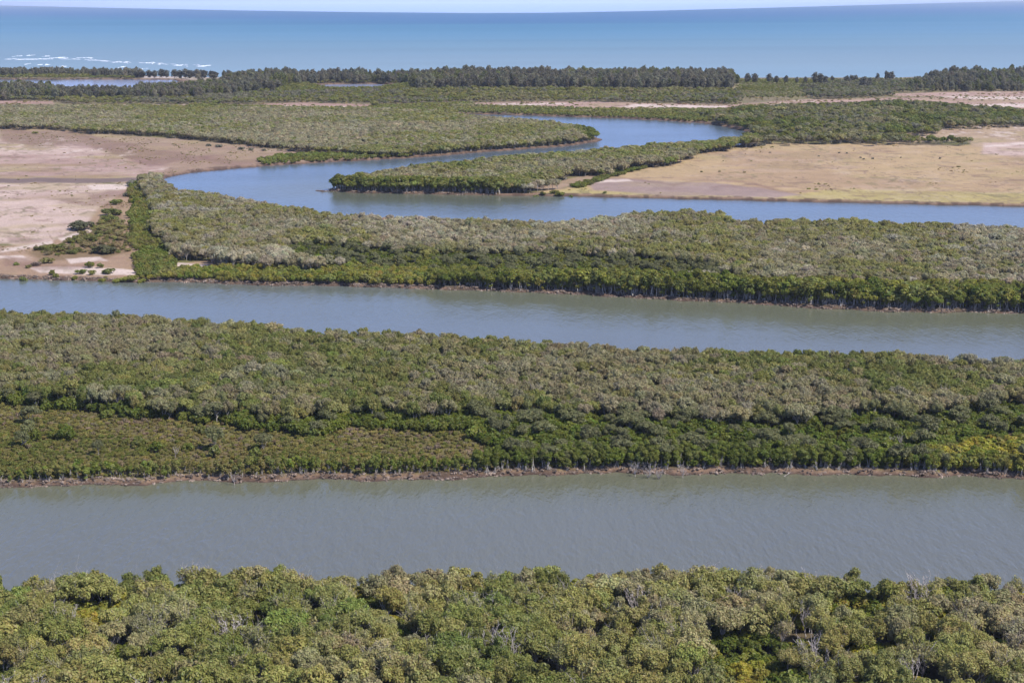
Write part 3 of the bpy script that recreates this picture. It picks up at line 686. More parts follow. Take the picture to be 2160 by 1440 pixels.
zone('casuarina_right', [(1910,184),(1985,150),(E,130),(E,190),(2060,192),(1960,192)], 'casuarina', 8.0, (5,15), [CAS*.8, CAS, CAS*1.2, OLIVE2*.72], .85, 60, 3)

def zone_id(px, py):
    z = np.full(px.shape, -1)
    for k, q in enumerate(Z): z[inpoly(px, py, q['poly'])] = k
    return z
trees = []          # dicts of arrays per (zone, kind)
def emit(kind, zname, X, Y, H, rot, tint, wide=1.0):
    if len(X): trees.append(dict(kind=kind, zone=zname, X=X, Y=Y, H=H, rot=rot, tint=tint, wide=np.ones(len(X)) * wide))
for k, q in enumerate(Z):
    ys = [p[1] for p in q['poly']]
    ylo = max(min(ys) - 12, 120); yhi = min(max(ys), 1900)
    _, y1 = ground(1080, ylo, q['h'][1] * .6); _, y0 = ground(1080, yhi, 0)
    X, Y, g = jgrid(q['sp'], float(y0) * .96 - 5, min(float(y1) * 1.08, 3800), 1000 + k)
    n = len(X)
    hn = fbm(X / 15, Y / 15, 50 + k, 2)
    H = q['h'][0] + (q['h'][1] - q['h'][0]) * np.clip(.5 + (hn - .5) * 1.1 + g.normal(0, .24, n), -.15, 1.15)
    px, py = project(X, Y, H * .6)
    wob = (fbm(X / 12, Y / 25, 70, 3) - .5)
    zi = zone_id(px + wob * 50, py + wob * np.clip(Y * -.02 + 30, 2, 22))
    ok = (zi == k) & (g.uniform(0, 1, n) < q['keep'])
    if q['name'] == 'near': ok &= (fbm(X / 9, Y / 9, 88, 2) > .395) | (py < 1268)
    X, Y, H, g_ = X[ok], Y[ok], H[ok], g
    if not len(X): continue
    d = land_sdf(X, Y, True)
    ok = d > q['margin']
    if not q['bare_ok']: ok &= ~is_bare(X, Y)
    X, Y, H, d = X[ok], Y[ok], H[ok], d[ok]; n = len(X)
    if not n: continue
    tint = mixpal(q['cols'], X, Y, g, q['scale'], 300 + k)
    if q['name'] in ('third', 'upper', 'peninsula', 'second'):   # pale silvery crowns come in loose clusters
        w = smooth(.60, .74, fbm(X / 16, Y / 16, 555, 2)) * smooth(.45, .6, fbm(X / 70, Y / 70, 557, 2)) * (g.uniform(0, 1, n) < .8)
        w *= .75 if q['name'] == 'third' else .45
        tint = tint * (1 - w[:, None]) + WHITE * w[:, None]
    rot = g.uniform(0, 6.283, n)
    u = g.uniform(0, 1, n); acc = 0; kinds = np.full(n, q['kind'], dtype=object)
    for kk, pr in q['extra']:
        s = (u >= acc) & (u < acc + pr); kinds[s] = kk; acc += pr
    for kk in sorted(set(kinds)):
        s = kinds == kk
        t = tint[s]; h = H[s]; w = q['wide']
        kk2 = kk
        if kk == 'mangrove_small':
            kk2 = 'mangrove'; h = 3.6 + 2.0 * g.uniform(0, 1, s.sum()); t = (OLIVE2 * .9)[None] * np.exp(g.normal(0, .15, (s.sum(), 1))) * .6 + GREY * .45
        if kk == 'green' and q['kind'] != 'green':
            h = 2.2 + 1.6 * g.uniform(0, 1, s.sum()); t = mixpal([DEEP * 1.2, LIME, C_(.22, .2, .03)] if q['name'] == 'near' else [DEEP * 1.2, DEEP * 1.4, OLIVE2 * .8], X[s], Y[s], g, 10, 7)
        if kk == 'sparse': t = t * .8 + PURP * .3
        emit(kk2, q['name'], X[s], Y[s], h, rot[s], t, w)
    # undergrowth of bright green mangroves filling gaps in the two nearest forests
    if q['name'] == 'near':
        UX, UY, g2 = jgrid(2.6, float(y0) * .96 - 5, float(y1) * 1.05, 4321)
        px, py = project(UX, UY, 1.5)
        ud = land_sdf(UX, UY); ok = ((fbm(UX / 9, UY / 9, 88, 2) < .54) | (ud < 9)) & (py > 1190) & (ud > 1.5)
        UX, UY = UX[ok], UY[ok]
        emit('green', 'near', UX, UY, 2.0 + 1.5 * g2.uniform(0, 1, len(UX)) + np.where(ud[ok] < 7, 1.9, 0), g2.uniform(0, 6.28, len(UX)), mixpal([DEEP, DEEP * 1.4, LIME, C_(.25, .22, .035)], UX, UY, g2, 9, 5))

# ragged rows of bank trees along the shores that face the camera
def along(line, step, offs, hr, cols, seed, xr, zname, kind='fringe', wide=1.0, jitter=.8):
    g = np.random.default_rng(seed)
    w = np.array(wpoly(line))
    L = np.concatenate([[0], np.cumsum(np.hypot(*np.diff(w, axis=0).T))])
    for oi, off in enumerate(offs):
        s = np.arange(0, L[-1], step) + g.uniform(-.45, .45, int(math.ceil(L[-1] / step))) * step
        s = np.clip(s, 0, L[-1])
        X = np.interp(s, L, w[:, 0]); Y = np.interp(s, L, w[:, 1])
        tx = np.interp(s + 3, L, w[:, 0]) - np.interp(s - 3, L, w[:, 0]); ty = np.interp(s + 3, L, w[:, 1]) - np.interp(s - 3, L, w[:, 1])
        l = np.hypot(tx, ty) + 1e-6
        sg = np.sign(tx); sg[sg == 0] = 1
        nx, ny = -ty / l * sg, tx / l * sg
        o = off + g.uniform(-jitter, jitter, len(s))
        X = X + nx * o; Y = Y + ny * o
        px, py = project(X, Y, 2)
        ok = (px > xr[0]) & (px < xr[1]) & (land_sdf(X, Y) > .9) & (g.uniform(0, 1, len(s)) < .94)
        X, Y = X[ok], Y[ok]; px = px[ok]; n = len(X)
        H = hr[0] + (hr[1] - hr[0]) * np.clip(fbm(X / 9, Y / 9, seed, 2) + g.normal(0, .22, n), 0, 1.1)
        if zname == 'third_bank' and xr[0] > 800: H = H * (.5 + .5 * smooth(850, 1350, px))
        emit(kind, zname, X, Y, H, g.uniform(0, 6.28, n), mixpal(cols, X, Y, g, 12, seed), wide)
along(A_top, 1.6, (2.1, 3.8, 6.0, 8.4), (3.3, 4.9), [DEEP*1.1, DEEP*1.6, OLIVE2*.9, C_(.11,.125,.025)], 2001, (1000, 1980), 'second_bank')
along(A_top, 1.6, (1.9, 3.5, 5.2), (2.3, 3.6), [DEEP*1.2, DEEP*1.7, OLIVE2, BROWNOL], 2011, (-300, 1020), 'second_bank')
along(A_top, 1.8, (2.1, 3.8, 5.8), (3.0, 4.2), [LIME*.8, C_(.17,.165,.04), OLIVE2], 2002, (1960, 2500), 'second_bank')
along(B_top, 2.0, (2.6, 4.8, 7.6, 10.8), (6.0, 9.0), [DEEP*1.3, LIME*.75, LIME, OLIVE2], 2003, (900, 2500), 'third_bank', wide=1.15)
along(B_top, 2.2, (3.6, 5.6), (2.2, 3.8), [DEEP*1.7, LIME, C_(.2,.19,.03)], 2004, (480, 900), 'third_bank', wide=1.3)
P2line = [(661,401),(690,403.5),(760,407),(900,409),(1050,413)]
along(P2line, 2.6, (4.0, 6.5, 9.5), (6.5, 8.8), [DEEP*1.3, LIME*.7, OLIVE2], 2005, (600, 1075), 'peninsula_bank', wide=1.3)
along([(1262,299),(1230,304),(1200,308),(1100,316),(1000,323),(850,334)], 3.2, (5, 8), (3.5, 5.0), [OLIVE2, LIME*.8, OLIVE], 2006, (600, 1300), 'upper_bank', wide=1.4)

# hand placed bushes on the flats (photo pixels of the base, height m, width factor, colour)
def at(px, py): 
    x, y = ground(px, py, 1.1); return float(x), float(y)
spot = [(172,578,1.9,1.6,DEEP*1.3),(230,578,2.9,1.5,OLIVE2*.8),(48,586,3.0,1.2,OLIVE2*.8),(110,580,2.6,1.1,LIME*.8),(118,584,2.0,1.1,LIME*.7),(190,565,2.8,1.3,LIME*.7),(212,566,2.4,1.1,OLIVE2*.7),(158,585,2.0,1.1,LIME*.9),(194,580,1.9,1.1,LIME*.8),
 (222,535,4.4,2.1,C_(.085,.085,.04)),(170,485,4.6,1.9,C_(.085,.085,.045)),(235,455,5.0,1.9,OLIVE2*.7),(243,433,3.6,1.5,OLIVE2),(232,470,4.0,1.7,OLIVE2*.7),(250,430,3.0,1.4,LIME*.8),(265,415,2.6,1.4,CAS),(76,562,2.2,1.7,PURP*.8),(100,556,2.2,1.8,BROWNOL),(60,566,1.6,1.3,BROWNOL),
 (34,560,1.6,1.2,OLIVE2),(280,392,3.6,1.6,CAS),(286,404,3.4,1.5,CAS*1.1),(292,392,4.0,1.5,OLIVE2*.8),(216,588,1.8,1.2,LIME),(245,590,1.9,1.2,LIME*.9),(262,589,2.0,1.2,LIME),(280,589,2.2,1.3,LIME*.9),(300,590,2.4,1.3,LIME),
 (1170,408,2.2,1.6,LIME*.7),(1130,410,1.9,1.3,OLIVE2),(1145,409,2.6,1.4,LIME*.6),(1182,410,3.0,1.8,LIME*.75),(1204,411,2.4,1.2,DEEP*1.4),(1276,409,1.6,1.0,OLIVE2),(1098,412,1.6,1.2,OLIVE2),
 (1598,309,2.2,2.4,CAS*.8),(1610,308,1.8,1.5,CAS),(1815,334,1.0,1.2,CAS*.8),(1822,337,1.0,1.2,CAS*.8),(1841,336,1.0,1.1,CAS),(1727,331,.9,1.1,CAS),(1770,324,1.0,1.1,CAS),(1786,325,.9,1.1,CAS),(1900,334,.9,1.1,CAS),(1983,336,1.2,1.2,CAS*.8),(1624,323,.9,1.2,CAS),
 (1480,364,.9,1.8,BROWNOL),(1518,363,.8,1.8,BROWNOL),(1570,365,.9,1.6,BROWNOL),(2022,353,.9,1.7,BROWNOL),(1706,400,.8,1.8,LIME),(1722,401,.8,1.6,LIME),
 (510,316,2.4,2.0,CAS*1.2),(530,318,2.4,1.5,CAS*1.3),(556,319,2.0,1.3,CAS*1.2),(440,309,2.0,2.2,CAS*1.2),(462,311,2.0,2.0,CAS*1.2),(75,283,2.4,2.0,LIME*.8)]
g = np.random.default_rng(5)
for (a, b, h, w, c) in spot:
    x, y = at(a, b)
    emit('bush' if h < 2.3 else 'green', 'flat', np.array([x]), np.array([y]), np.array([h]), np.array([g.uniform(0, 6)]), (c * g.uniform(1.25, 1.6))[None], w)
# the brown scrub patch between the pale flat and the river
SCRUB = [(60,530),(140,508),(190,482),(225,462),(262,470),(280,520),(276,532),(230,532),(150,536),(90,538)]
X, Y, g = jgrid(3.1, 560, 900, 99); px, py = project(X, Y, 1.5)
ok = inpoly(px, py, SCRUB) & (g.uniform(0, 1, len(X)) < .45 + .5 * smooth(.42, .6, fbm(X / 14, Y / 14, 61, 2)))
X, Y = X[ok], Y[ok]
emit('bush', 'scrub', X, Y, 0.7 + g.uniform(0, 1, len(X)) ** 2 * 1.8, g.uniform(0, 6, len(X)), mixpal([OLIVE2 * .9, BROWNOL, C_(.21, .165, .10), OLIVE], X, Y, g, 14, 12), 1.3)
# tufts of dry grass and samphire on the flats
for ti, (poly, sp, y0_, y1_, th) in enumerate([([(-500,386),(276,386),(290,592),(-500,592)], 2.4, 600, 1150, .53), ([(-500,262),(0,266),(400,300),(860,330),(345,382),(-500,378)], 3.6, 1000, 1900, .52),
        ([(1100,412),(1290,366),(1480,326),(1580,306),(2040,310),(2600,312),(2600,448),(1900,430)], 3.4, 850, 1500, .73), ([(1780,266),(2600,262),(2600,310),(1900,304)], 5.0, 1350, 2000, .5), ([(-500,205),(900,205),(1560,205),(2600,190),(2600,234),(1560,234),(900,232),(-500,226)], 6.5, 1650, 2700, .46)]):
    X, Y, g = jgrid(sp, y0_, y1_, 700 + ti); px, py = project(X, Y, 1.2)
    ok = inpoly(px, py, poly) & (land_sdf(X, Y) > 3); X, Y, px, py = X[ok], Y[ok], px[ok], py[ok]
    dn = fbm(X / 18, Y / 30, 720 + ti, 4); ok = (dn > th) | (g.uniform(0, 1, len(X)) < .006)
    pale = inpoly(px, py, PAINT[3][0]) | inpoly(px, py, PAINT[2][0]) | inpoly(px, py, PAINT[9][0])
    ok &= ~pale | (g.uniform(0, 1, len(X)) < .12)
    X, Y = X[ok], Y[ok]
    hh = (.12 + g.uniform(0, 1, len(X)) ** 4 * .5) * (1 if ti < 3 else 2.2)
    emit('bush', 'tuft', X, Y, hh, g.uniform(0, 6, len(X)), mixpal([C_(.27, .215, .12), OLIVE, C_(.24, .165, .12), C_(.30, .24, .11), OLIVE2], X, Y, g, 10, 13), 1.9)
CHAN = [(1205,392),(1240,382),(1290,366),(1360,350),(1364,354),(1300,372),(1250,388),(1215,398)]
X, Y, g = jgrid(3.4, 900, 1250, 98); px, py = project(X, Y, 1.5)
ok = inpoly(px, py, CHAN) & (g.uniform(0, 1, len(X)) < .9)
X, Y = X[ok], Y[ok]
emit('bush', 'flat', X, Y, 1.6 + g.uniform(0, 1.2, len(X)), g.uniform(0, 6, len(X)), mixpal([DEEP * 1.4, LIME * .6, OLIVE2], X, Y, g, 14, 12), 1.3)
# lone shoreline trees against the sea
lone = [(966,0,0)]
for (a, b, h, w) in [(1577,176,12,1.2),(1592,176,13,1.3),(1622,176,12,1.3),(1637,177,11,1.2),(1658,177,12,1.0),(1680,177,9,1.0),(1700,177,8.5,1),(1720,178,15,1.3),(1731,178,14,1.3),(1742,178,11,1.2),(1757,177,12,.9),(1786,178,12,1.2),(1796,178,12,1.2),(1806,178,12,1),
                     (1822,190,17,1.4),(1832,188,14,1.2),(1851,172,12,.9),(1871,171,13,1.2),(1880,171,12,1.1),(1966,177,13,.9),(1974,178,11,.8),(483,168,12,1.2),(275,165,12,1.4),(288,165,11,1.2),(300,165,11,1.2),(314,165,12,1.2),(326,165,12,1.2),(342,165.5,12,1.2),(352,165.5,12,1.4),(368,165.5,12,1.2),(380,166,12,1.2),(392,166,13,1.4),(401,166,12,1.2),(415,166,12,1.3),(424,166,13,1.3),(433,166,12,1.2),(447,166.5,12,1.2),(455,166.5,12,1.2)]:
    if 270 < a < 470: w = 1.7
    x, y = at(a, b)
    emit('casuarina', 'shore', np.array([x]), np.array([y]), np.array([float(h)]), np.array([g.uniform(0, 6)]), (CAS * g.uniform(.85, 1.15))[None], w)

# gather by kind
def cat(kind):
    L = [t for t in trees if t['kind'] == kind]
    if not L: return None
    o = {k: np.concatenate([t[k] for t in L]) for k in ('X', 'Y', 'H', 'rot', 'tint', 'wide')}
    o['zone'] = np.concatenate([np.full(len(t['X']), t['zone'], dtype=object) for t in L])
    return o
print({k: sum(len(t['X']) for t in trees if t['kind'] == k) for k in ('mangrove', 'sparse', 'green', 'bush', 'fringe', 'casuarina', 'bare')})

# ------------------------------------------------------------------ geometry-node planting for the uncounted remainder
def planter(protos):
    ng = bpy.data.node_groups.new("planting", 'GeometryNodeTree')
    ng.interface.new_socket("Geometry", in_out='INPUT', socket_type='NodeSocketGeometry')
    ng.interface.new_socket("Geometry", in_out='OUTPUT', socket_type='NodeSocketGeometry')
    N = ng.nodes; L = ng.links
    gi = N.new('NodeGroupInput'); go = N.new('NodeGroupOutput')
    iop = N.new('GeometryNodeInstanceOnPoints')
    g2i = N.new('GeometryNodeGeometryToInstance')
    for p in protos:
        oi = N.new('GeometryNodeObjectInfo'); oi.inputs['Object'].default_value = p; oi.inputs['As Instance'].default_value = False
        L.new(oi.outputs['Geometry'], g2i.inputs[0])
    def attr(nm, ty):
        a = N.new('GeometryNodeInputNamedAttribute'); a.data_type = ty; a.inputs['Name'].default_value = nm
        return a.outputs['Attribute']
    L.new(gi.outputs[0], iop.inputs['Points']); L.new(g2i.outputs[0], iop.inputs['Instance'])
    iop.inputs['Pick Instance'].default_value = True
    L.new(attr('pick', 'INT'), iop.inputs['Instance Index'])
    L.new(attr('rot', 'FLOAT_VECTOR'), iop.inputs['Rotation'])
    L.new(attr('scl', 'FLOAT_VECTOR'), iop.inputs['Scale'])
    L.new(iop.outputs[0], go.inputs[0])
    return ng
planters = {}
def plant(name, label, category, kind, lod, d, sel, group=None):
    if not sel.any(): return
    X, Y, H = d['X'][sel], d['Y'][sel], d['H'][sel]; n = len(X)
    protos = P[kind][lod]
    if (kind, lod) not in planters: planters[(kind, lod)] = planter(protos)
    sd_ = land_sdf(X, Y); Zg = ground_z(X, Y, sd_)
    me = bpy.data.meshes.new(name); me.vertices.add(n)
    me.vertices.foreach_set('co', np.stack([X, Y, Zg - .05], -1).astype(np.float32).ravel())
    s = H / P[kind]['H']
    g = np.random.default_rng(n)
    w = s * d['wide'][sel] * (g.uniform(.78, 1.34, n) if kind == 'mangrove' else g.uniform(.9, 1.15, n))
    rot = np.stack([g.normal(0, .05, n), g.normal(0, .05, n), d['rot'][sel]], -1)
    for nm, ty, key, arr in (('pick', 'INT', 'value', g.integers(0, len(protos), n).astype(np.int32)), ('rot', 'FLOAT_VECTOR', 'vector', rot.astype(np.float32).ravel()),
                             ('scl', 'FLOAT_VECTOR', 'vector', np.stack([w * g.uniform(.82, 1.2, n), w * g.uniform(.82, 1.2, n), s * g.uniform(.88, 1.1, n)], -1).astype(np.float32).ravel()), ('tint', 'FLOAT_VECTOR', 'vector', d['tint'][sel].astype(np.float32).ravel())):
        a = me.attributes.new(nm, ty, 'POINT'); a.data.foreach_set(key, arr)
    o = bpy.data.objects.new(name, me); scene.collection.objects.link(o)
    mod = o.modifiers.new("planting", 'NODES'); mod.node_group = planters[(kind, lod)]
    o['kind'] = 'stuff'; o['label'] = label; o['category'] = category
    return o

# ------------------------------------------------------------------ individual trees
def colour_word(t):
    r, g_, b = t
    if r > g_ * 1.24: return 'golden yellow' if b < r * .3 else 'brownish grey'
    if b < g_ * .3:
        return 'yellow-green' if r > .18 else ('deep green' if g_ < .125 else 'bright green')
    if r > .34: return 'silvery white'
    if b > g_ * .5: return 'silver-grey' if g_ > .24 else 'grey-green'
    if g_ > .235: return 'pale olive'
    return 'olive-green' if g_ > .195 else 'dark olive'
LAT = ['at the left edge', 'near the left edge', 'far left', 'well left of centre', 'left of centre', 'just left of centre', 'in the middle',
       'just right of centre', 'right of centre', 'well right of centre', 'far right', 'near the right edge', 'at the right edge']
def lateral(px):
    return LAT[int(min(12, max(0, px / W0 * 13)))]
ORD = ['first', 'second', 'third', 'fourth', 'fifth', 'sixth', 'seventh', 'eighth', 'ninth', 'tenth', 'eleventh', 'twelfth', 'thirteenth', 'fourteenth', 'fifteenth', 'sixteenth']
pending = []        # (object, px, look, noun, place)
def want_label(o, px, look, noun, place): pending.append((o, px, look, noun, place))
def settle_labels():
    cells = {}
    for it in pending: cells.setdefault((it[2], it[3], it[4], lateral(it[1])), []).append(it)
    for (look, noun, place, lat), L in cells.items():
        L.sort(key=lambda t: t[1])
        for k, it in enumerate(L):
            if len(L) == 1 or len(L) > 16: it[0]['label'] = f"{look} {noun} {place}, {lat}"
            elif len(L) == 2: it[0]['label'] = f"{('left', 'right')[k]}-hand {look} {noun} {place}, {lat}"
            else: it[0]['label'] = f"{ORD[min(k, 15)]} {look} {noun} from left {place}, {lat}"
coll = scene.collection
def individual(name, kind, crown, trunk, x, y, z, s, w, rot, tilt, tint, category, group, trunkname='trunk'):
    e = bpy.data.objects.new(name, None); coll.objects.link(e)
    e.location = (x, y, z); e.rotation_euler = (tilt[0], tilt[1], rot); e.scale = (w, w, s); e.empty_display_size = .5
    c = bpy.data.objects.new('crown', crown); coll.objects.link(c); c.parent = e; c['tint'] = [float(v) for v in tint]
    t = bpy.data.objects.new(trunkname, trunk); coll.objects.link(t); t.parent = e
    e['category'] = category; e['group'] = group
    return e
def rowwords(n, words):
    return words[max(0, min(int(n), len(words) - 1))]
def place_individuals(kind, d, limit, name, kindword, category, group, where, trunkname='trunk', minpx=0, only=None):
    X, Y, H = d['X'], d['Y'], d['H']
    px, py = project(X, Y, H * .65)
    vis = (px > 3) & (px < W0 - 3) & (py > 5) & (py < H0 - 3)
    if only is not None: vis &= only
    dist = np.hypot(Y, 0) / (H ** .5)
    idx = np.where(vis)[0]; idx = idx[np.argsort(dist[idx])][:limit]
    sel = np.zeros(len(X), bool); sel[idx] = True
    sd_ = land_sdf(X[idx], Y[idx]); Zg = ground_z(X[idx], Y[idx], sd_)
    g = np.random.default_rng(len(X))
    order = np.lexsort((px[idx], ))
    for j in order:
        i = idx[j]; s = H[i] / P[kind]['H']; w = s * d['wide'][i] * (g.uniform(.8, 1.35) if kind == 'mangrove' else g.uniform(.9, 1.15))
        cr, tr = P[kind]['near'][g.integers(0, len(P[kind]['near']))]
        cw = colour_word(d['tint'][i]); hi = H[i]
        sizew = 'tall' if s > 1.06 else ('small' if s < .9 else 'medium')
        place = where(d['zone'][i], px[i], py[i])
        e = individual(name, kind, cr, tr, float(X[i]), float(Y[i]), float(Zg[j]) - .05, float(s), float(w), float(d['rot'][i]), (g.normal(0, .05), g.normal(0, .05)), d['tint'][i], category, group, trunkname)
        want_label(e, px[i], f"{sizew} {cw}", kindword, place)
    return sel

def where_near(z, px, py):
    return rowwords((1440 - py) / 22, ['along the bottom edge', 'just above bottom edge', 'second row up', 'third row up', 'fourth row up', 'fifth row up', 'sixth row up', 'seventh row up', 'eighth row up', 'beside the near river'])
def where_any(z, px, py):
    if z in ('near',): return where_near(z, px, py)
    if z.startswith('second_bank'): return 'on first far bank'
    if z.startswith('second'): return 'on the middle island'
    if z.startswith('third_bank'): return 'on second far bank'
    if z.startswith('third'): return 'on the third strip'
    if z.startswith('peninsula'): return 'on the narrow peninsula'
    if z == 'flat': return 'on open salt flat'
    if z == 'scrub': return 'in brown scrub patch'
    if z == 'shore': return 'against the sea'
    if z.startswith('casuarina_main'): return 'in dark central belt'
    if z.startswith('casuarina_left'): return 'below the left lagoon'
    if z.startswith('casuarina_spit'): return 'on left sand spit'
    if z.startswith('casuarina_right'): return 'at the far right'
    return 'in far coastal strip'

D = {k: cat(k) for k in ('mangrove', 'sparse', 'green', 'bush', 'fringe', 'casuarina', 'bare')}
s_m = place_individuals('mangrove', D['mangrove'], 300, 'mangrove_tree', 'round mangrove', 'tree', 'round crowned mangroves of the near forest', where_any)
s_s = place_individuals('sparse', D['sparse'], 110, 'sparse_mangrove_tree', 'thin-leaved mangrove', 'tree', 'thinly leaved mangroves showing pale branches', where_any)
s_g = place_individuals('green', D['green'], 300, 'green_mangrove_shrub', 'mangrove shrub', 'shrub', 'low green mangrove shrubs', where_any, 'stem')
s_b = place_individuals('bush', D['bush'], 300, 'low_shrub', 'low shrub', 'shrub', 'low bushes on the flats', where_any, 'stem', only=(D['bush']['zone'] == 'flat') | (D['bush']['zone'] == 'scrub'))
s_f = place_individuals('fringe', D['fringe'], 300, 'bank_mangrove_tree', 'stilted mangrove', 'tree', 'mangroves lining the muddy banks', where_any)
s_c = place_individuals('casuarina', D['casuarina'], 300, 'casuarina_tree', 'casuarina', 'tree', 'casuarinas along the coast', where_any)

# every bare tree is a thing of its own
bd = D['bare']; bx_, by_ = bd['X'], bd['Y']
extra_bare = [(1343,1322,7.2),(1930,1300,8.0),(1920,1325,6.5),(420,1268,7.0),(1292,1336,5.5),(604,1322,6.5),(400,1380,6.0),(1000,1420,6.5),(1340,995,4.2),(1390,1000,4.5),(1440,998,4.3),(1370,998,4.0),(495,1013,3.6),(1880,948,3.4),(1900,946,3.6),(370,966,2.6)]
BX = list(bx_); BY = list(by_); BH = [float(h) for h in bd['H']]
for a, b, h in extra_bare:
    x, y = ground(a, b, 1.1); BX.append(float(x)); BY.append(float(y)); BH.append(h)
BX = np.array(BX); BY = np.array(BY); BH = np.array(BH)
BZ = ground_z(BX, BY, land_sdf(BX, BY)); bpx, bpy_ = project(BX, BY, BH * .7)
g = np.random.default_rng(3)
for i in range(len(BX)):
    if not (-60 < bpx[i] < W0 + 60): continue
    o = bpy.data.objects.new('bare_tree', bare_meshes[i % 4]); coll.objects.link(o)
    s = BH[i] / 7.0
    o.location = (BX[i], BY[i], BZ[i] - .05); o.rotation_euler = (g.normal(0, .07), g.normal(0, .07), g.uniform(0, 6.28)); o.scale = (s * 1.05, s * 1.05, s)
    pl = where_near('', bpx[i], bpy_[i]) if BY[i] < 340 else 'on first far bank'
    sw = 'tall' if s > 1.0 else ('small' if s < .7 else 'medium')
    want_label(o, bpx[i], sw + ' leafless pale grey', 'tree', pl)
    o['category'] = 'tree'; o['group'] = 'leafless trees among the mangroves'

# the rest, one planting per forest
FOREST = dict(near=('mangrove_forest', 'rest of the olive mangrove forest filling the foreground'),
 second=('mangrove_forest', 'grey-green mangrove canopy covering the middle island'), third=('mangrove_forest', 'silvery mangrove canopy between the second and third river reaches'),
 peninsula=('mangrove_forest', 'mangrove canopy on the narrow pointed peninsula inside the river bend'), upper=('mangrove_forest', 'mangrove canopy on the upper left spit above the bend'),
 thicket=('mangrove_forest', 'dark green thicket right of the river bend'), far=('coastal_scrub', 'mixed scrub and low trees in the far coastal strip'),
 casuarina=('casuarina_belt', 'grey-green casuarina belt behind the beach'), flat=('scattered_scrub', 'scattered scrub on the open flats'))
def fgroup(z):
    for k in ('near', 'second', 'third', 'peninsula', 'upper', 'thicket', 'casuarina'):
        if z.startswith(k): return k
    if z in ('flat', 'scrub', 'shore', 'tuft'): return 'flat'
    return 'far'
kindphr = dict(mangrove=' of round trees', sparse=' of thin-leaved trees', green=' of low green shrubs', bush=' of knee-high shrubs', fringe=' of stilted bank trees', casuarina=' of feathery trees')
for kind, sel in (('mangrove', s_m), ('sparse', s_s), ('green', s_g), ('bush', s_b), ('fringe', s_f), ('casuarina', s_c)):
    d = D[kind]; rest = ~sel
    fg = np.array([fgroup(z) for z in d['zone']], dtype=object)
    for k in sorted(set(fg)):
        m = rest & (fg == k)
        if not m.any(): continue
        nm, lb = FOREST[k]
        far = d['Y'] > 1000
        if 'far' in P[kind] and (k in ('upper', 'thicket', 'far', 'peninsula') or (kind == 'bush' and k == 'flat')):
            plant(nm, lb + kindphr[kind], 'vegetation', kind, 'far', d, m)
        else:
            plant(nm, lb + kindphr[kind], 'vegetation', kind, 'mid', d, m)

# ------------------------------------------------------------------ small things: surf, driftwood
def foam_material():
    m, nt, N, L, out = newmat("foam")
    tc = N.new("ShaderNodeNewGeometry"); no = N.new("ShaderNodeTexNoise"); no.inputs['Scale'].default_value = .25; no.inputs['Detail'].default_value = 4
    cr = N.new("ShaderNodeValToRGB"); cr.color_ramp.elements[0].color = (.38, .45, .52, 1); cr.color_ramp.elements[1].color = (.7, .72, .74, 1)
    cr.color_ramp.elements[0].position = .35; cr.color_ramp.elements[1].position = .55
    p = N.new("ShaderNodeBsdfPrincipled"); p.inputs['Roughness'].default_value = .8
    L.new(tc.outputs['Position'], no.inputs[0]); L.new(no.outputs[0], cr.inputs[0]); L.new(cr.outputs[0], p.inputs['Base Color']); L.new(p.outputs[0], out.inputs[0])
    return m
M_foam = foam_material()
g = np.random.default_rng(17)
acc = Acc()
lines = [((8,125),(110,125.5)),((60,124.5),(180,125.5)),((105,122),(150,122)),((160,122),(200,123)),((165,125),(215,129)),((180,124),(240,133)),((235,131),(275,133.5)),((245,130.5),(270,134)),((285,132),(330,134.5)),((325,134),(390,138.5)),((370,137.5),(405,140)),((405,137),(440,140)),
         ((30,119),(42,119)),((58,117),(68,117.5)),((92,119),(100,119.5)),((255,141),(262,142)),((258,147),(290,146.5)),((300,145.5),(312,145.5)),((56,135.5),(62,135.6)),((80,137),(104,137)),((125,140),(140,141)),((415,139.5),(440,140.2))]
for (a, b) in lines:
    x0, y0 = ground(a[0], a[1]); x1, y1 = ground(b[0], b[1])
    L_ = math.hypot(x1 - x0, y1 - y0); n = max(6, int(L_ / 9))
    ph = g.uniform(0, 9)
    for strand in range(12):
        V = []; Fc = []
        off = g.normal(0, 11)
        t0 = g.uniform(0, .85); t1 = min(1, t0 + g.uniform(.06, .24)); n = max(4, int(L_ * (t1 - t0) / 7))
        for i in range(n + 1):
            t = t0 + (t1 - t0) * i / n
            cx = x0 + (x1 - x0) * t; cy = y0 + (y1 - y0) * t + off + 7 * math.sin(t * 7 + ph)
            w = (g.uniform(.5, 4.5)) * math.sin(math.pi * min(1, max(0, i / n))) ** .4 + .5; h = .25 + .7 * g.uniform(0, 1) * math.sin(math.pi * i / n)
            V += [(cx, cy - w, .02), (cx, cy - w * .3, h), (cx, cy + w, .02)]
        for i in range(n):
            for k in range(2): Fc.append((i * 3 + k, i * 3 + k + 1, (i + 1) * 3 + k + 1, (i + 1) * 3 + k))
        acc.add(V, Fc, 0, .5)
me = acc.mesh('surf', [M_foam]); o = bpy.data.objects.new('surf', me); coll.objects.link(o)
o['kind'] = 'stuff'; o['label'] = 'white lines of breaking surf off the left sand spit'; o['category'] = 'surf'

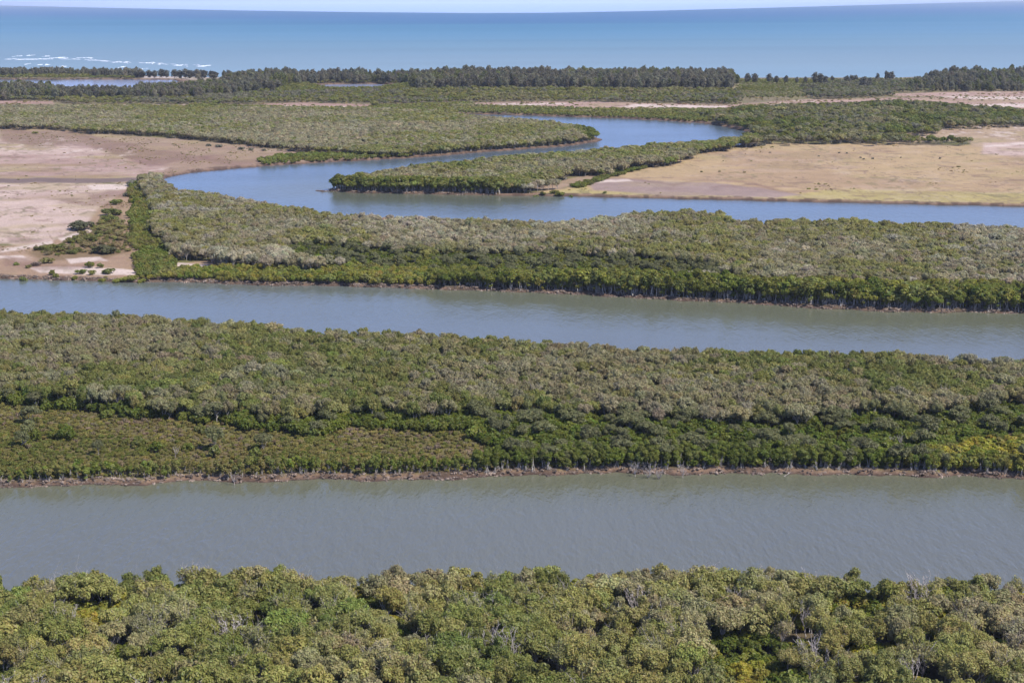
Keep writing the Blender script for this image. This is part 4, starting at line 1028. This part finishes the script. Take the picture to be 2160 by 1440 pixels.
# clods, root tangles and stubs on the muddy banks
def clod(seed):
    g = np.random.default_rng(seed); a = Acc()
    for q in range(4):
        c = g.normal(0, .35, 3); c[2] = abs(c[2]) * .3; r = g.uniform(.18, .38)
        V = []
        for i in range(4):
            for k in range(6):
                ph = math.pi * (i + .5) / 4 - math.pi / 2; th = k * math.pi / 3
                V.append(c + r * g.uniform(.75, 1.2) * np.array([math.cos(ph) * math.cos(th) * 1.3, math.cos(ph) * math.sin(th), math.sin(ph) * .7]))
        Fc = [(i * 6 + k, i * 6 + (k + 1) % 6, (i + 1) * 6 + (k + 1) % 6, (i + 1) * 6 + k) for i in range(3) for k in range(6)] + [tuple(range(5, -1, -1)), tuple(range(18, 24))]
        a.add(V, Fc, 0, g.uniform(0, 1))
    for q in range(5):
        s = g.normal(0, .4, 3); s[2] = 0
        tube(a, bend(s, s + np.array([g.normal(0, .35), g.normal(0, .35), g.uniform(.2, .8)]), 3, .15, g), [.035, .03, .015], 3, 0)
    return a.mesh('bank_debris', [M_debris])
M_debris, nt_, N_, L_, out_ = newmat("debris")
at_ = N_.new("ShaderNodeAttribute"); at_.attribute_type = 'INSTANCER'; at_.attribute_name = 'tint'
pd_ = N_.new("ShaderNodeBsdfPrincipled"); pd_.inputs['Roughness'].default_value = .9
L_.new(at_.outputs['Color'], pd_.inputs['Base Color']); L_.new(pd_.outputs[0], out_.inputs[0])
P['debris'] = dict(H=1.0, mid=[bpy.data.objects.new('bank_debris', clod(s)) for s in (1, 2, 3, 4)])
def debris(line, step, xr, seed, lab, sc):
    g = np.random.default_rng(seed); w = np.array(wpoly(line))
    L = np.concatenate([[0], np.cumsum(np.hypot(*np.diff(w, axis=0).T))]); n = int(L[-1] / step)
    s = g.uniform(0, L[-1], n); X = np.interp(s, L, w[:, 0]); Y = np.interp(s, L, w[:, 1]) + g.uniform(-1.0, 5.5, n)
    d = land_sdf(X, Y); px, _ = project(X, Y, 0)
    ok = (d > .02) & (d < 2.6) & (px > xr[0]) & (px < xr[1])
    X, Y = X[ok], Y[ok]; n = len(X)
    c = np.array([C_(.12, .088, .068), C_(.16, .118, .09), C_(.20, .152, .12), C_(.085, .062, .05)])[g.integers(0, 4, n)] * np.exp(g.normal(0, .2, n))[:, None]
    dd = dict(X=X, Y=Y, H=g.uniform(.4, 1.0, n) * sc, rot=g.uniform(0, 6.28, n), tint=c, wide=np.ones(n))
    plant('bank_debris', lab, 'debris', 'debris', 'mid', dd, np.ones(n, bool))
debris(A_top, .12, (-300, 2480), 1, 'mud clods, stubs and exposed roots along the first far bank', 1.0)
debris(B_top, .12, (-300, 2480), 2, 'mud clods and roots along the second far bank', 1.2)
debris(P2line, .3, (600, 1080), 3, 'mud clods and roots below the peninsula trees', 1.4)

def driftlog(px, py, L_, ang, tilt, lab, seed):
    g = np.random.default_rng(seed); a = Acc()
    tube(a, bend((0, 0, 0), (L_, 0, 0), 7, .03, g), [.13, .12, .11, .09, .07, .05, .02], 7)
    for k in range(3):
        s = np.array([L_ * g.uniform(.4, .85), 0, 0]); tube(a, bend(s, s + np.array([L_ * .15, g.normal(0, .12) * L_, abs(g.normal(0, .12)) * L_]), 4, .08, g), [.05, .04, .03, .015], 5)
    me = a.mesh('driftwood', [M_dead]); o = bpy.data.objects.new('driftwood', me); coll.objects.link(o)
    x, y = at(px, py); o.location = (x, y, float(ground_z(np.array([x]), np.array([y]), land_sdf(np.array([x]), np.array([y])))[0]) + .15)
    o.rotation_euler = (0, -tilt, ang); o['label'] = lab; o['category'] = 'driftwood'
driftlog(1642, 997, 4.2, .5, .45, 'pale slanting dead log leaning over the muddy bank right of centre', 1)
driftlog(1650, 998, 2.6, .05, .02, 'pale log lying flat on mud under the slanting log', 2)
driftlog(96, 1024, 3.0, .2, .05, 'fallen branch reaching into water at left of first far bank', 3)
driftlog(2090, 1008, 2.6, .1, .1, 'bleached branch on the muddy bank near the right edge', 4)
driftlog(440, 1018, 3.4, .1, .08, 'fallen bough half in water on bank left of centre', 5)
settle_labels()
print('objects', len(bpy.data.objects))
